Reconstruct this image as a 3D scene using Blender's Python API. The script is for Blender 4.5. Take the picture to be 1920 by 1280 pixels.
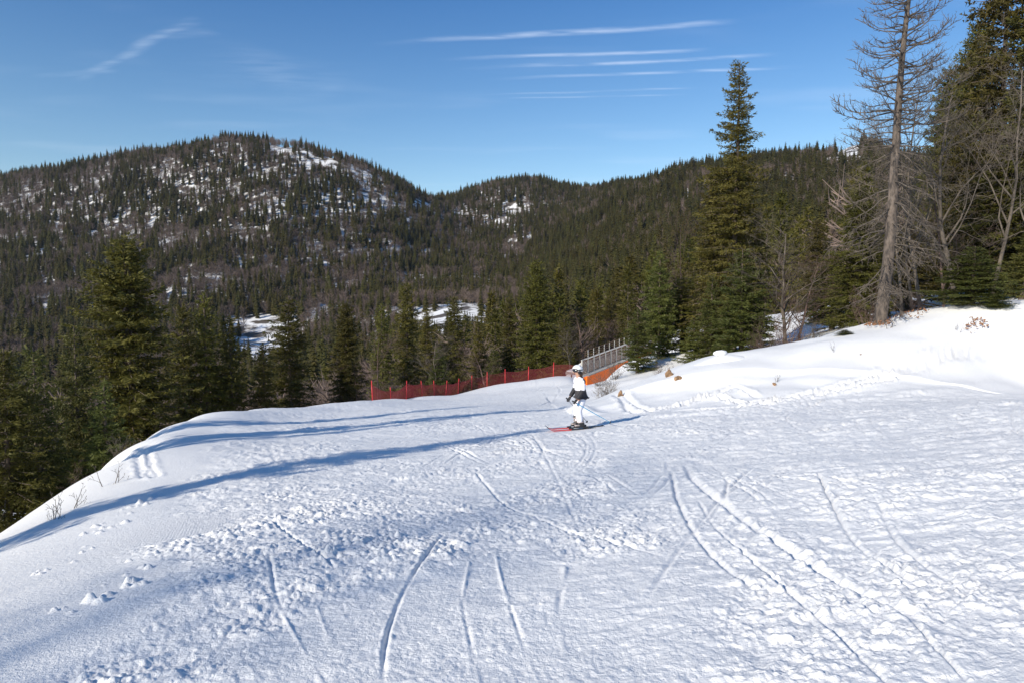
import bpy, bmesh, math, random
import numpy as np
from mathutils import Vector, Matrix, Quaternion

scene = bpy.context.scene
for _o in list(bpy.data.objects):
    bpy.data.objects.remove(_o)
C = scene.collection
R = math.radians

# ------------------------------------------------------------------ camera
CAM_H = 1.7
F = 1280.0                      # focal length in pixels of a 1920 px wide frame (24 mm)
PITCH = math.atan(80 / 1280)
cam = bpy.data.cameras.new('camera')
cam.lens = 24; cam.sensor_width = 36; cam.clip_start = 0.1; cam.clip_end = 20000
camo = bpy.data.objects.new('camera', cam)
camo.location = (0, 0, CAM_H); camo.rotation_euler = (R(90) - PITCH, 0, 0)
C.objects.link(camo); scene.camera = camo

# ------------------------------------------------------------------ sky, sun, exposure
SUN_AZ, SUN_EL = R(222), R(26)  # azimuth clockwise from +Y; the sun stands behind the camera to the left
SKY_STRENGTH, SUN_STRENGTH = 0.122, 5.0
scene.view_settings.view_transform = 'Standard'
scene.view_settings.look = 'None'
scene.view_settings.exposure = 0.15
scene.view_settings.gamma = 1.0
scene.cycles.max_bounces = 6; scene.cycles.diffuse_bounces = 3; scene.cycles.glossy_bounces = 2
scene.cycles.transmission_bounces = 3; scene.cycles.transparent_max_bounces = 6
scene.cycles.use_denoising = True; scene.cycles.use_adaptive_sampling = True; scene.cycles.adaptive_threshold = 0.012
world = bpy.data.worlds.new('World'); scene.world = world; world.use_nodes = True
wn, wl = world.node_tree.nodes, world.node_tree.links
for n in list(wn): wn.remove(n)

def sun_dir(): return Vector((math.sin(SUN_AZ) * math.cos(SUN_EL), math.cos(SUN_AZ) * math.cos(SUN_EL), math.sin(SUN_EL)))
sl = bpy.data.lights.new('sun', 'SUN'); sl.energy = SUN_STRENGTH; sl.angle = R(0.53); sl.color = (1.0, 0.915, 0.78)
slo = bpy.data.objects.new('sun', sl); slo.rotation_euler = (-sun_dir()).to_track_quat('-Z', 'Y').to_euler()
slo.location = (-30, -30, 40); C.objects.link(slo)

def ray(px, py):
    u = (px - 960) / F; v = (640 - py) / F
    return np.array([u, math.cos(PITCH) + v * math.sin(PITCH), -math.sin(PITCH) + v * math.cos(PITCH)])

def build_world():
    out = wn.new('ShaderNodeOutputWorld'); bg = wn.new('ShaderNodeBackground'); bg.inputs['Strength'].default_value = SKY_STRENGTH
    sky = wn.new('ShaderNodeTexSky'); sky.sky_type = 'NISHITA'; sky.sun_disc = False
    sky.sun_elevation = SUN_EL; sky.sun_rotation = SUN_AZ
    sky.altitude = 3000; sky.air_density = 1.6; sky.dust_density = 0.1; sky.ozone_density = 4.0
    tc = wn.new('ShaderNodeTexCoord')
    sep = wn.new('ShaderNodeSeparateXYZ'); wl.new(tc.outputs['Generated'], sep.inputs[0])
    def M(op, a, b=None, c=None):
        m = wn.new('ShaderNodeMath'); m.operation = op
        for i, s in enumerate((a, b, c)):
            if s is None: continue
            if isinstance(s, (int, float)): m.inputs[i].default_value = s
            else: wl.new(s, m.inputs[i])
        return m.outputs[0]
    zz = M('MAXIMUM', sep.outputs[2], 0.03)
    X = M('DIVIDE', sep.outputs[0], zz); Y = M('DIVIDE', sep.outputs[1], zz)   # a flat cloud layer overhead
    comb = wn.new('ShaderNodeCombineXYZ'); wl.new(X, comb.inputs[0]); wl.new(Y, comb.inputs[1])
    def noise(scale, detail=4, sc=(1, 1, 1), rot=0):
        mp = wn.new('ShaderNodeMapping'); mp.inputs['Scale'].default_value = sc; mp.inputs['Rotation'].default_value = (0, 0, rot)
        wl.new(comb.outputs[0], mp.inputs[0])
        t = wn.new('ShaderNodeTexNoise'); t.inputs['Scale'].default_value = scale; t.inputs['Detail'].default_value = detail
        wl.new(mp.outputs[0], t.inputs['Vector']); return t.outputs[0]
    def smooth(val, a, b, lo=0., hi=1.):
        m = wn.new('ShaderNodeMapRange'); m.interpolation_type = 'SMOOTHSTEP'
        m.inputs['From Min'].default_value = a; m.inputs['From Max'].default_value = b
        m.inputs['To Min'].default_value = lo; m.inputs['To Max'].default_value = hi
        wl.new(val, m.inputs['Value']); return m.outputs['Result']
    wob = M('SUBTRACT', noise(1.3, 2), 0.5)
    fib = noise(5.0, 4, (.8, 3.2, 1), -.5)
    acc = None
    trails = [((690, 84), (1410, 40), 9, .26), ((810, 114), (1350, 91), 6, .24), ((850, 131), (1470, 103), 6, .24),
              ((900, 148), (1530, 126), 5, .20), ((800, 181), (1340, 165), 3, .13), ((810, 187), (1310, 178), 2.5, .12),
              ((40, 143), (230, 133), 6, .08), ((130, 156), (290, 80), 7, .11), ((205, 120), (385, 32), 9, .12), ((250, 80), (420, 60), 14, .05), ((330, 100), (680, 170), 45, .05)]
    for (a, b, w, br) in trails:
        ra, rb = ray(*a), ray(*b)
        pa = ra[:2] / ra[2]; pb = rb[:2] / rb[2]
        d = pb - pa; L = np.linalg.norm(d); e = d / L; n = np.array([-e[1], e[0]])
        mid = ray((a[0] + b[0]) / 2, (a[1] + b[1]) / 2); s = mid[2] / mid[1]
        wp = w * 0.9 / F / s ** 2
        ang = math.atan2(e[1], e[0]); mp = wn.new('ShaderNodeMapping'); mp.inputs['Rotation'].default_value = (0, 0, -ang)
        mp.inputs['Location'].default_value = (-(e @ pa), -(n @ pa), 0); wl.new(comb.outputs[0], mp.inputs[0])
        sp = wn.new('ShaderNodeSeparateXYZ'); wl.new(mp.outputs[0], sp.inputs[0]); t = sp.outputs[0]
        q = M('ABSOLUTE', M('MULTIPLY_ADD', wob, wp * 3.0, sp.outputs[1]))
        m = smooth(q, 0.0, wp, br, 0)
        m = M('MULTIPLY', m, M('MULTIPLY', smooth(t, -0.02 * L, 0.5 * L), smooth(t, 0.8 * L, L, 1, 0)))
        acc = m if acc is None else M('MAXIMUM', acc, m)
    acc = M('MULTIPLY', acc, smooth(fib, 0.3, 0.68, .15, 1.25))
    veil = M('MULTIPLY', smooth(noise(0.75, 3, (1, 2.6, 1), 0.25), 0.5, 0.85), 0.10)
    acc = M('MAXIMUM', acc, veil)
    acc = M('MULTIPLY', acc, smooth(sep.outputs[2], 0.08, 0.2))
    hsv = wn.new('ShaderNodeHueSaturation'); hsv.inputs['Saturation'].default_value = 1.1; wl.new(sky.outputs[0], hsv.inputs['Color'])
    cr = wn.new('ShaderNodeValToRGB'); e_ = cr.color_ramp.elements; e_[0].position = .12; e_[0].color = (1.34, 1.20, 1.08, 1); e_[1].position = .42; e_[1].color = (.56, .80, 1.0, 1)
    wl.new(sep.outputs[2], cr.inputs[0]); mu = wn.new('ShaderNodeMix'); mu.data_type = 'RGBA'; mu.blend_type = 'MULTIPLY'; mu.inputs[0].default_value = 1.
    wl.new(hsv.outputs[0], mu.inputs[6]); wl.new(cr.outputs[0], mu.inputs[7])
    mix = wn.new('ShaderNodeMix'); mix.data_type = 'RGBA'
    wl.new(acc, mix.inputs[0]); wl.new(mu.outputs[2], mix.inputs[6]); mix.inputs[7].default_value = (8.2, 9.0, 10.2, 1)
    wl.new(mix.outputs[2], bg.inputs['Color']); wl.new(bg.outputs[0], out.inputs['Surface'])
build_world()

# ------------------------------------------------------------------ helpers
def tag(o, label=None, cat=None, group=None, kind=None):
    if label: o['label'] = label
    if cat: o['category'] = cat
    if group: o['group'] = group
    if kind: o['kind'] = kind
    return o

def empty(name, loc, rz=0.0, label=None, cat=None, group=None):
    o = bpy.data.objects.new(name, None); o.location = loc; o.rotation_euler = (0, 0, rz)
    o.empty_display_size = 0.2; C.objects.link(o)
    return tag(o, label, cat, group)

def mesh_np(name, V, Fc, smooth=False):
    """V (n,3), Fc (m,k) with constant k, or list of such arrays"""
    V = np.asarray(V, dtype=np.float32)
    Fs = Fc if isinstance(Fc, list) else [Fc]
    Fs = [np.asarray(f, dtype=np.int32) for f in Fs if len(f)]
    me = bpy.data.meshes.new(name)
    me.vertices.add(len(V)); me.vertices.foreach_set('co', V.ravel())
    loops = np.concatenate([f.ravel() for f in Fs])
    tot = np.concatenate([np.full(len(f), f.shape[1], np.int32) for f in Fs])
    st = np.concatenate([[0], np.cumsum(tot)[:-1]]).astype(np.int32)
    me.loops.add(len(loops)); me.loops.foreach_set('vertex_index', loops)
    me.polygons.add(len(tot)); me.polygons.foreach_set('loop_start', st)
    try: me.polygons.foreach_set('loop_total', tot)
    except Exception: pass
    if smooth: me.polygons.foreach_set('use_smooth', np.ones(len(tot), bool))
    me.update(calc_edges=True); me.validate()
    return me

def obj(name, me, mat=None, parent=None, link=True):
    o = bpy.data.objects.new(name, me)
    if mat is not None and not me.materials: me.materials.append(mat)
    if link: C.objects.link(o)
    if parent is not None: o.parent = parent
    return o

def bm_obj(name, bm, mat, parent=None, smooth=False):
    me = bpy.data.meshes.new(name); bm.to_mesh(me); bm.free()
    if smooth:
        for p in me.polygons: p.use_smooth = True
    return obj(name, me, mat, parent)

def add_box(bm, a, b, w, t, up=(0, 0, 1)):
    """a bar from a to b, w wide (sideways), t thick (along up)"""
    a, b = Vector(a), Vector(b); d = (b - a).normalized(); up = Vector(up)
    s = d.cross(up)
    if s.length < 1e-4: s = d.cross(Vector((1, 0, 0)))
    s.normalize(); n = s.cross(d).normalized()
    vs = []
    for p in (a, b):
        for (i, j) in ((-1, -1), (1, -1), (1, 1), (-1, 1)):
            vs.append(bm.verts.new(p + s * (i * w / 2) + n * (j * t / 2)))
    for f in ((0, 1, 2, 3), (7, 6, 5, 4), (0, 4, 5, 1), (1, 5, 6, 2), (2, 6, 7, 3), (3, 7, 4, 0)):
        bm.faces.new([vs[i] for i in f])

def tubes(segs, sides=4):
    """segs: array (n,8) p0 p1 r0 r1 -> verts, quads (open tapered tubes)"""
    S = np.asarray(segs, float); n = len(S)
    p0, p1, r0, r1 = S[:, :3], S[:, 3:6], S[:, 6], S[:, 7]
    d = p1 - p0; L = np.linalg.norm(d, axis=1, keepdims=True); d = d / np.maximum(L, 1e-6)
    ref = np.where(np.abs(d[:, 2:3]) > 0.9, np.array([[1., 0, 0]]), np.array([[0, 0, 1.]]))
    a = np.cross(d, ref); a /= np.linalg.norm(a, axis=1, keepdims=True); b = np.cross(d, a)
    V = np.zeros((n, 2, sides, 3))
    for k in range(sides):
        c, s = math.cos(2 * math.pi * k / sides), math.sin(2 * math.pi * k / sides)
        o = a * c + b * s
        V[:, 0, k] = p0 + o * r0[:, None]; V[:, 1, k] = p1 + o * r1[:, None]
    base = np.arange(n)[:, None] * (2 * sides)
    Q = []
    for k in range(sides):
        k2 = (k + 1) % sides
        Q.append(np.concatenate([base + k, base + k2, base + sides + k2, base + sides + k], axis=1))
    return V.reshape(-1, 3), np.concatenate(Q)

def loft(rings, cap=True):
    """rings: list of (k,3) arrays -> verts, quads"""
    k = len(rings[0]); V = np.concatenate(rings); Q = []
    for i in range(len(rings) - 1):
        for j in range(k):
            j2 = (j + 1) % k
            Q.append((i * k + j, i * k + j2, (i + 1) * k + j2, (i + 1) * k + j))
    return V, np.array(Q)

def hsh(ix, iy, seed):
    h = (ix.astype(np.int64) * 374761393 + iy.astype(np.int64) * 668265263 + seed * 974711) & 0xffffffff
    h = ((h ^ (h >> 13)) * 1274126177) & 0xffffffff
    h = ((h ^ (h >> 15)) * 2246822519) & 0xffffffff
    return ((h ^ (h >> 16)) & 0xfffff) / 1048575.0

def vnoise(x, y, seed=0):
    ix, iy = np.floor(x), np.floor(y); fx, fy = x - ix, y - iy
    fx = fx * fx * fx * (fx * (fx * 6 - 15) + 10); fy = fy * fy * fy * (fy * (fy * 6 - 15) + 10)
    a, b = hsh(ix, iy, seed), hsh(ix + 1, iy, seed)
    c, d = hsh(ix, iy + 1, seed), hsh(ix + 1, iy + 1, seed)
    return (a * (1 - fx) + b * fx) * (1 - fy) + (c * (1 - fx) + d * fx) * fy

def fbm(x, y, seed=0, oct=4, gain=.5):
    s = 0; a = 1; t = 0
    for i in range(oct):
        c, sn = math.cos(.6 * i), math.sin(.6 * i)
        s = s + a * vnoise((x * c - y * sn) * 2 ** i + 17.3 * i, (x * sn + y * c) * 2 ** i - 9.1 * i, seed + i); t += a; a *= gain
    return s / t

def lumps(x, y, seed, rmin=.25, rmax=.55):
    """rounded clods, one per cell with its own size: height 0..1"""
    ix, iy = np.floor(x), np.floor(y); h = np.zeros_like(x)
    for dx in (-1, 0, 1):
        for dy in (-1, 0, 1):
            cx, cy = ix + dx, iy + dy
            px = cx + .15 + .7 * hsh(cx, cy, seed); py = cy + .15 + .7 * hsh(cx, cy, seed + 1)
            rr = rmin + (rmax - rmin) * hsh(cx, cy, seed + 2) ** 2
            d2 = ((x - px) ** 2 + (y - py) ** 2) / rr ** 2
            h = np.maximum(h, np.sqrt(np.maximum(0, 1 - d2)) * rr / rmax)
    return h

def sstep(x, a, b):
    t = np.clip((x - a) / (b - a), 0, 1); return t * t * (3 - 2 * t)

# ------------------------------------------------------------------ terrain
# far hills: for each bearing (given as a pixel column) the row at which the ground stands at each distance
T_D = np.array([80, 110, 150, 250, 400, 600, 800, 1000, 1300, 1600, 2000, 2600, 3600.])
T_PX = np.array([-700, -300, 0, 200, 350, 480, 560, 650, 730, 800, 870, 950, 1010, 1080, 1160, 1250, 1350, 1450, 1530, 1600, 1680, 1900, 2400, 3200.])
T_PY = np.array([
    [930, 925, 890, 800, 710, 630, 545, 470, 380, 430, 520, 540, 550],
    [930, 925, 890, 800, 710, 630, 540, 460, 365, 420, 520, 540, 550],
    [930, 920, 885, 795, 705, 625, 535, 450, 350, 400, 500, 540, 550],
    [930, 910, 875, 785, 700, 625, 525, 435, 316, 380, 480, 540, 550],
    [920, 895, 865, 775, 700, 630, 520, 420, 288, 360, 460, 540, 550],
    [900, 880, 850, 765, 695, 640, 525, 420, 272, 350, 450, 540, 550],
    [890, 870, 835, 755, 690, 638, 530, 425, 284, 360, 450, 540, 550],
    [870, 845, 815, 745, 685, 632, 540, 440, 310, 370, 450, 540, 550],
    [840, 820, 790, 735, 680, 615, 545, 460, 345, 375, 450, 540, 550],
    [815, 795, 770, 720, 665, 602, 550, 480, 385, 378, 450, 540, 550],
    [800, 780, 755, 705, 650, 590, 550, 490, 425, 366, 440, 540, 550],
    [790, 765, 735, 690, 635, 590, 545, 490, 425, 348, 420, 540, 550],
    [780, 750, 715, 665, 615, 570, 525, 475, 412, 344, 420, 540, 550],
    [765, 725, 690, 640, 590, 540, 490, 445, 385, 366, 420, 540, 550],
    [740, 695, 660, 610, 560, 500, 445, 395, 352, 380, 430, 540, 550],
    [710, 665, 630, 580, 530, 460, 400, 345, 345, 400, 450, 540, 550],
    [680, 640, 605, 555, 500, 430, 365, 322, 345, 400, 450, 540, 550],
    [650, 620, 585, 535, 475, 400, 340, 310, 345, 400, 450, 540, 550],
    [600, 575, 555, 520, 455, 385, 325, 302, 345, 400, 450, 540, 550],
    [590, 565, 545, 505, 440, 370, 312, 274, 330, 400, 450, 540, 550],
    [585, 560, 540, 490, 430, 360, 320, 318, 345, 400, 450, 540, 550],
    [560, 540, 520, 470, 410, 350, 330, 330, 345, 400, 450, 540, 550],
    [540, 520, 500, 460, 400, 350, 330, 330, 345, 400, 450, 540, 550],
    [540, 520, 500, 460, 400, 350, 330, 330, 345, 400, 450, 540, 550]], float)

def slope_of_py(py):
    v = (640 - py) / F
    return (-math.sin(PITCH) + v * math.cos(PITCH)) / (math.cos(PITCH) + v * math.sin(PITCH))

def cubic_w(t):   # Catmull-Rom weights
    return (-.5 * t + t * t - .5 * t ** 3, 1 - 2.5 * t * t + 1.5 * t ** 3, .5 * t + 2 * t * t - 1.5 * t ** 3, -.5 * t * t + .5 * t ** 3)

_gx = np.interp(np.linspace(0, 1, 400), np.linspace(0, 1, len(T_PX)), np.arange(len(T_PX)))
def far_z(x, y):
    r = np.hypot(x, y); th = np.arctan2(x, np.maximum(y, -1e9))
    th = np.clip(th, -1.02, 1.02)
    yy = r * np.cos(th)
    px = np.tan(th) * F + 960
    ci = np.clip(np.interp(px, T_PX, np.arange(len(T_PX))), 0, len(T_PX) - 1.001)
    di = np.clip(np.interp(np.log(np.maximum(yy, 60)), np.log(T_D), np.arange(len(T_D))), 0, len(T_D) - 1.001)
    i0, j0 = np.floor(ci).astype(int), np.floor(di).astype(int); ti, tj = ci - i0, di - j0
    wi, wj = cubic_w(ti), cubic_w(tj)
    out = 0
    for a in range(4):
        ia = np.clip(i0 + a - 1, 0, len(T_PX) - 1)
        row = 0
        for b in range(4):
            row = row + wj[b] * T_PY[ia, np.clip(j0 + b - 1, 0, len(T_D) - 1)]
        out = out + wi[a] * row
    z = CAM_H + yy * slope_of_py(out)
    amp = sstep(r, 110, 700)
    z = z + amp * (26 * (fbm(x / 170 + 3.1, y / 210, 5, 4) - .5) + 10 * (fbm(x / 45, y / 60, 9, 3) - .5))
    return z

def P3(px, py, d):
    r = ray(px, py); return (r[0] / r[1] * d, d, CAM_H + d * r[2] / r[1])

ctrl = []
for y in (-14, -7, 0, 4, 8, 12, 16, 20):
    for x in (-3, 0, 4, 8, 12):
        if y >= 16 and x < -1: continue
        if abs(x) > 4 and y == 20: continue
        ctrl.append((x, y, -.103 * y + (.08 if x > 0 else .03) * x))
for y in (14, 17, 20, 23, 26, 29, 32):          # the far left of the run, level across
    for x in (-12, -9, -6, -3, 0):
        if x < -.42 * y + (0 if y > 20 else -1): continue
        ctrl.append((x, y, -.103 * y + .03 * x))
ctrl += [(18, y, -.103 * y + 1.5) for y in (-8, 0, 8, 14)] + [(26, y, -.08 * y + 3.6) for y in (-8, 2, 12)]
ctrl += [(-9, 0, -1.5), (-9, -10, -.5), (-14, 0, -4.5), (-14, -10, -3.0), (-22, 0, -8.5), (-22, -12, -6.5), (-12, 7, -4.6), (-20, 10, -9.5)]
for p in [(1130, 777, 22.0), (1300, 769, 20.8), (1500, 759, 20), (1700, 738, 21), (1920, 708, 23.5),          # foot of the bank
          (1180, 724, 28), (1260, 696, 27), (1352, 674, 26.5), (1450, 660, 26.5), (1550, 635, 27.3), (1650, 605, 28.5), (1720, 583, 28.5), (1800, 588, 27), (1920, 567, 27),
          (1300, 738, 23.3), (1450, 720, 23.0), (1600, 685, 24.0), (1750, 650, 24.5), (1900, 630, 25),
          (1270, 700, 41), (1400, 678, 42), (1300, 690, 33), (1450, 668, 33), (1510, 650, 38), (1600, 620, 38), (1700, 585, 40), (1820, 573, 38), (1920, 555, 40), (1530, 595, 65), (1700, 560, 60), (1900, 530, 60), (1350, 672, 58), (1240, 690, 62),
          (1110, 733, 52), (1137, 708, 55), (1150, 752, 34), (1160, 687, 53), (1178, 675, 53), (1090, 678, 75), (1140, 661, 81), (1192, 643, 88), (1065, 700, 78),
          (1068, 805, 18), (1060, 771, 28.5), (1000, 752, 37), (1060, 722, 50), (1072, 708, 57), (950, 737, 50), (850, 756, 39), (900, 745, 46), (760, 764, 35),
          (640, 772, 32.5), (700, 750, 44), (650, 755, 41), (560, 767, 36), (430, 774, 31), (350, 786, 27.5), (260, 820, 22), (200, 850, 18.5), (130, 900, 14.5), (0, 1010, 10.5),
          (696, 747, 46), (761, 744, 52), (813, 742, 56), (859, 738, 60), (913, 724, 63), (947, 718, 64), (991, 715, 63.5), (1038, 708, 62), (1082, 704, 60),
          (800, 752, 46), (740, 754, 41.5), (860, 749, 49), (1800, 584, 31), (725, 748, 45), (780, 748, 51), (835, 744, 55), (875, 738, 57.5), (930, 724, 60), (1104, 736, 58.5), (1112, 729, 58), (1125, 716, 57), (1141, 703, 57), (1060, 702, 63), (1045, 704, 66), (200, 1100, 5), (50, 1150, 5), (80, 1050, 7), (200, 960, 9.3), (330, 900, 12.5)]:
    ctrl.append(P3(*p))
for (px, d, z) in [(0, 16, -5.6), (130, 21, -6.2), (260, 29, -7.6), (350, 35, -8.2), (430, 39, -8.4), (560, 45, -8.9), (650, 50, -9), (760, 66, -10), (860, 76, -11.2), (950, 80, -11), (1040, 78, -9.5),
                   (-200, 16, -7.5), (-200, 30, -11.5), (0, 30, -11), (130, 38, -11.5), (250, 48, -12.5), (400, 58, -13.5), (600, 66, -14), (0, 55, -16), (200, 62, -17), (1120, 64, -6.6), (1150, 68, -6.2)]:
    r = ray(px, 600); ctrl.append((r[0] / r[1] * d, d, z))
for px in (-600, -200, 100, 350, 600, 800, 950, 1100, 1250, 1400, 1550, 1750, 2000, 2500):
    for d in (100, 135, 180):
        x = (px - 960) / F * d; ctrl.append((x, d, float(far_z(np.array([x]), np.array([float(d)]))[0])))
ctrl = np.array(ctrl)

def _tps_fit(P, lam=.4):
    xy = P[:, :2] / 20; n = len(P)
    d2 = ((xy[:, None] - xy[None]) ** 2).sum(-1); K = .5 * d2 * np.log(np.maximum(d2, 1e-12))
    A = np.zeros((n + 3, n + 3)); A[:n, :n] = K + lam * .01 * np.eye(n); A[:n, n] = 1; A[:n, n + 1:] = xy
    A[n:, :n] = A[:n, n:].T
    return xy, np.linalg.solve(A, np.concatenate([P[:, 2], [0, 0, 0]]))
_cxy, _cw = _tps_fit(ctrl)

def near_z(x, y):
    x = np.asarray(x, float); y = np.asarray(y, float); sh = x.shape; x = x.ravel() / 20; y = y.ravel() / 20
    out = np.empty(len(x)); n = len(_cxy)
    for i in range(0, len(x), 40000):
        a, b = x[i:i + 40000, None], y[i:i + 40000, None]
        d2 = np.maximum((a - _cxy[None, :, 0]) ** 2 + (b - _cxy[None, :, 1]) ** 2, 1e-12)
        out[i:i + 40000] = (.5 * d2 * np.log(d2)) @ _cw[:n] + _cw[n] + _cw[n + 1] * a[:, 0] + _cw[n + 2] * b[:, 0]
    return out.reshape(sh)

def rear_z(x, y):     # the run goes on uphill behind the photographer
    return -.103 * y + .05 * x - 5.0 * sstep(-x, 4, 26)

def ground_z(x, y):
    x = np.asarray(x, float); y = np.asarray(y, float)
    r = np.hypot(x, y); w = sstep(r, 80, 110)
    zn = near_z(x, y)
    gt = np.clip((y - 42) / 20, 0, 1.2); gx = .1185 * y                      # gully running down to the orange bridge wall
    zn = zn - .85 * sstep(gt, 0, .75) * (1 - sstep(y, 64, 70)) * np.exp(-((x - gx) / 1.05) ** 2)
    back = sstep(-y, 6, 16) * (1 - w)
    zn = zn * (1 - back) + rear_z(x, y) * back
    th = np.abs(np.arctan2(x, y)); side = sstep(th, 1.15, 1.5) * sstep(r, 20, 50)
    zf = far_z(x, y)
    rb = np.clip(rear_z(x, y), -60, 40)
    zf = zf * (1 - side) + rb * side
    zn = zn * (1 - side) + rb * side
    return zn * (1 - w) + zf * w

def gz(x, y): return float(ground_z(np.array([x]), np.array([y]))[0])

_hd = np.exp(np.linspace(math.log(2), math.log(160), 260))
def hit(px, py):
    """where the line of sight through a spot of the photograph meets the ground"""
    r = ray(px, py); r = r / r[1]
    g = ground_z(r[0] * _hd, _hd); z = CAM_H + _hd * r[2]
    k = np.argmax(z < g)
    if k == 0: k = 1
    a, b = z[k - 1] - g[k - 1], g[k] - z[k]; t = a / max(a + b, 1e-6)
    d = _hd[k - 1] + (_hd[k] - _hd[k - 1]) * min(max(t, 0), 1)
    return np.array([r[0] * d, d])

SKIER_AT = tuple(hit(1086, 804))

# ------------------------------------------------------------------ materials
def new_mat(name):
    m = bpy.data.materials.new(name); m.use_nodes = True
    return m, m.node_tree.nodes, m.node_tree.links, m.node_tree.nodes['Principled BSDF']

def ramp(nt, fac, stops):
    r = nt.nodes.new('ShaderNodeValToRGB'); e = r.color_ramp.elements
    while len(e) < len(stops): e.new(0.5)
    for i, (p, c) in enumerate(stops): e[i].position = p; e[i].color = (*c, 1)
    nt.links.new(fac, r.inputs[0]); return r.outputs[0]

def tex_noise(nt, scale, detail=4, vec=None, rough=.55):
    t = nt.nodes.new('ShaderNodeTexNoise'); t.inputs['Scale'].default_value = scale; t.inputs['Detail'].default_value = detail; t.inputs['Roughness'].default_value = rough
    if vec is not None: nt.links.new(vec, t.inputs['Vector'])
    return t.outputs[0]

def coord(nt, kind='Object', sc=None):
    t = nt.nodes.new('ShaderNodeTexCoord'); o = t.outputs[kind]
    if sc:
        m = nt.nodes.new('ShaderNodeMapping'); m.inputs['Scale'].default_value = sc; nt.links.new(o, m.inputs[0]); o = m.outputs[0]
    return o

def mixc(nt, fac, a, b, mode='MIX'):
    m = nt.nodes.new('ShaderNodeMix'); m.data_type = 'RGBA'; m.blend_type = mode
    if isinstance(fac, float): m.inputs[0].default_value = fac
    else: nt.links.new(fac, m.inputs[0])
    for i, s in ((6, a), (7, b)):
        if isinstance(s, tuple): m.inputs[i].default_value = (*s, 1)
        else: nt.links.new(s, m.inputs[i])
    return m.outputs[2]

def bump(nt, height, strength, dist, normal_in):
    b = nt.nodes.new('ShaderNodeBump'); b.inputs['Strength'].default_value = strength; b.inputs['Distance'].default_value = dist
    nt.links.new(height, b.inputs['Height']); nt.links.new(b.outputs[0], normal_in); return b

def snow_material(name, litter=False):
    m, n, l, p = new_mat(name); nt = m.node_tree
    co = coord(nt)
    c = ramp(nt, tex_noise(nt, .35, 2, co), [(.3, (.835, .835, .825)), (.7, (.875, .875, .86))])
    if litter:
        g = n.new('ShaderNodeTexNoise'); g.inputs['Scale'].default_value = .06; g.inputs['Detail'].default_value = 9; l.new(co, g.inputs['Vector'])
        f = n.new('ShaderNodeMapRange'); f.inputs['From Min'].default_value = .47; f.inputs['From Max'].default_value = .57; l.new(g.outputs[0], f.inputs['Value'])
        c = mixc(nt, f.outputs[0], c, (.105, .085, .065))
    l.new(c, p.inputs['Base Color'])
    p.inputs['Roughness'].default_value = .55; p.inputs['Specular IOR Level'].default_value = .28
    h = tex_noise(nt, 30, 3, co, .65); h2 = tex_noise(nt, 110, 2, co, .6)
    a = n.new('ShaderNodeMath'); a.operation = 'MULTIPLY_ADD'; l.new(h2, a.inputs[0]); a.inputs[1].default_value = .35; l.new(h, a.inputs[2])
    bump(nt, a.outputs[0], .6, .022, p.inputs['Normal'])
    return m
SNOW = snow_material('snow')
SNOW_FAR = snow_material('snow_hillside', True)

def needle_material(name, dark, light, brown=(.085, .06, .025)):
    m, n, l, p = new_mat(name); nt = m.node_tree
    oi = n.new('ShaderNodeObjectInfo'); co = coord(nt)
    c = ramp(nt, tex_noise(nt, 1.3, 4, co), [(.3, dark), (.68, light)])
    c = mixc(nt, ramp(nt, tex_noise(nt, .55, 3, co), [(.6, (0, 0, 0)), (.78, (.55, .55, .55))]), c, brown)
    h = n.new('ShaderNodeHueSaturation'); l.new(c, h.inputs['Color'])
    v = n.new('ShaderNodeMapRange'); l.new(oi.outputs['Random'], v.inputs['Value']); v.inputs['To Min'].default_value = .72; v.inputs['To Max'].default_value = 1.25
    l.new(v.outputs[0], h.inputs['Value'])
    mr = n.new('ShaderNodeMath'); mr.operation = 'MULTIPLY'; l.new(oi.outputs['Random'], mr.inputs[0]); mr.inputs[1].default_value = 7.31
    fr = n.new('ShaderNodeMath'); fr.operation = 'FRACT'; l.new(mr.outputs[0], fr.inputs[0])
    hv = n.new('ShaderNodeMapRange'); l.new(fr.outputs[0], hv.inputs['Value']); hv.inputs['To Min'].default_value = .485; hv.inputs['To Max'].default_value = .525
    l.new(hv.outputs[0], h.inputs['Hue'])
    l.new(h.outputs[0], p.inputs['Base Color'])
    p.inputs['Roughness'].default_value = .6; p.inputs['Specular IOR Level'].default_value = .25
    tr = n.new('ShaderNodeBsdfTranslucent'); l.new(h.outputs[0], tr.inputs['Color'])
    mx = n.new('ShaderNodeMixShader'); mx.inputs[0].default_value = .3
    l.new(p.outputs[0], mx.inputs[1]); l.new(tr.outputs[0], mx.inputs[2]); l.new(mx.outputs[0], n['Material Output'].inputs[0])
    return m
SPRUCE = needle_material('spruce_needles', (.058, .056, .013), (.145, .126, .027))
FIR = needle_material('fir_needles', (.060, .070, .017), (.140, .140, .034), (.08, .07, .025))
FARNEEDLE = needle_material('hillside_needles', (.042, .042, .014), (.120, .102, .029), (.095, .066, .033))

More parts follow.
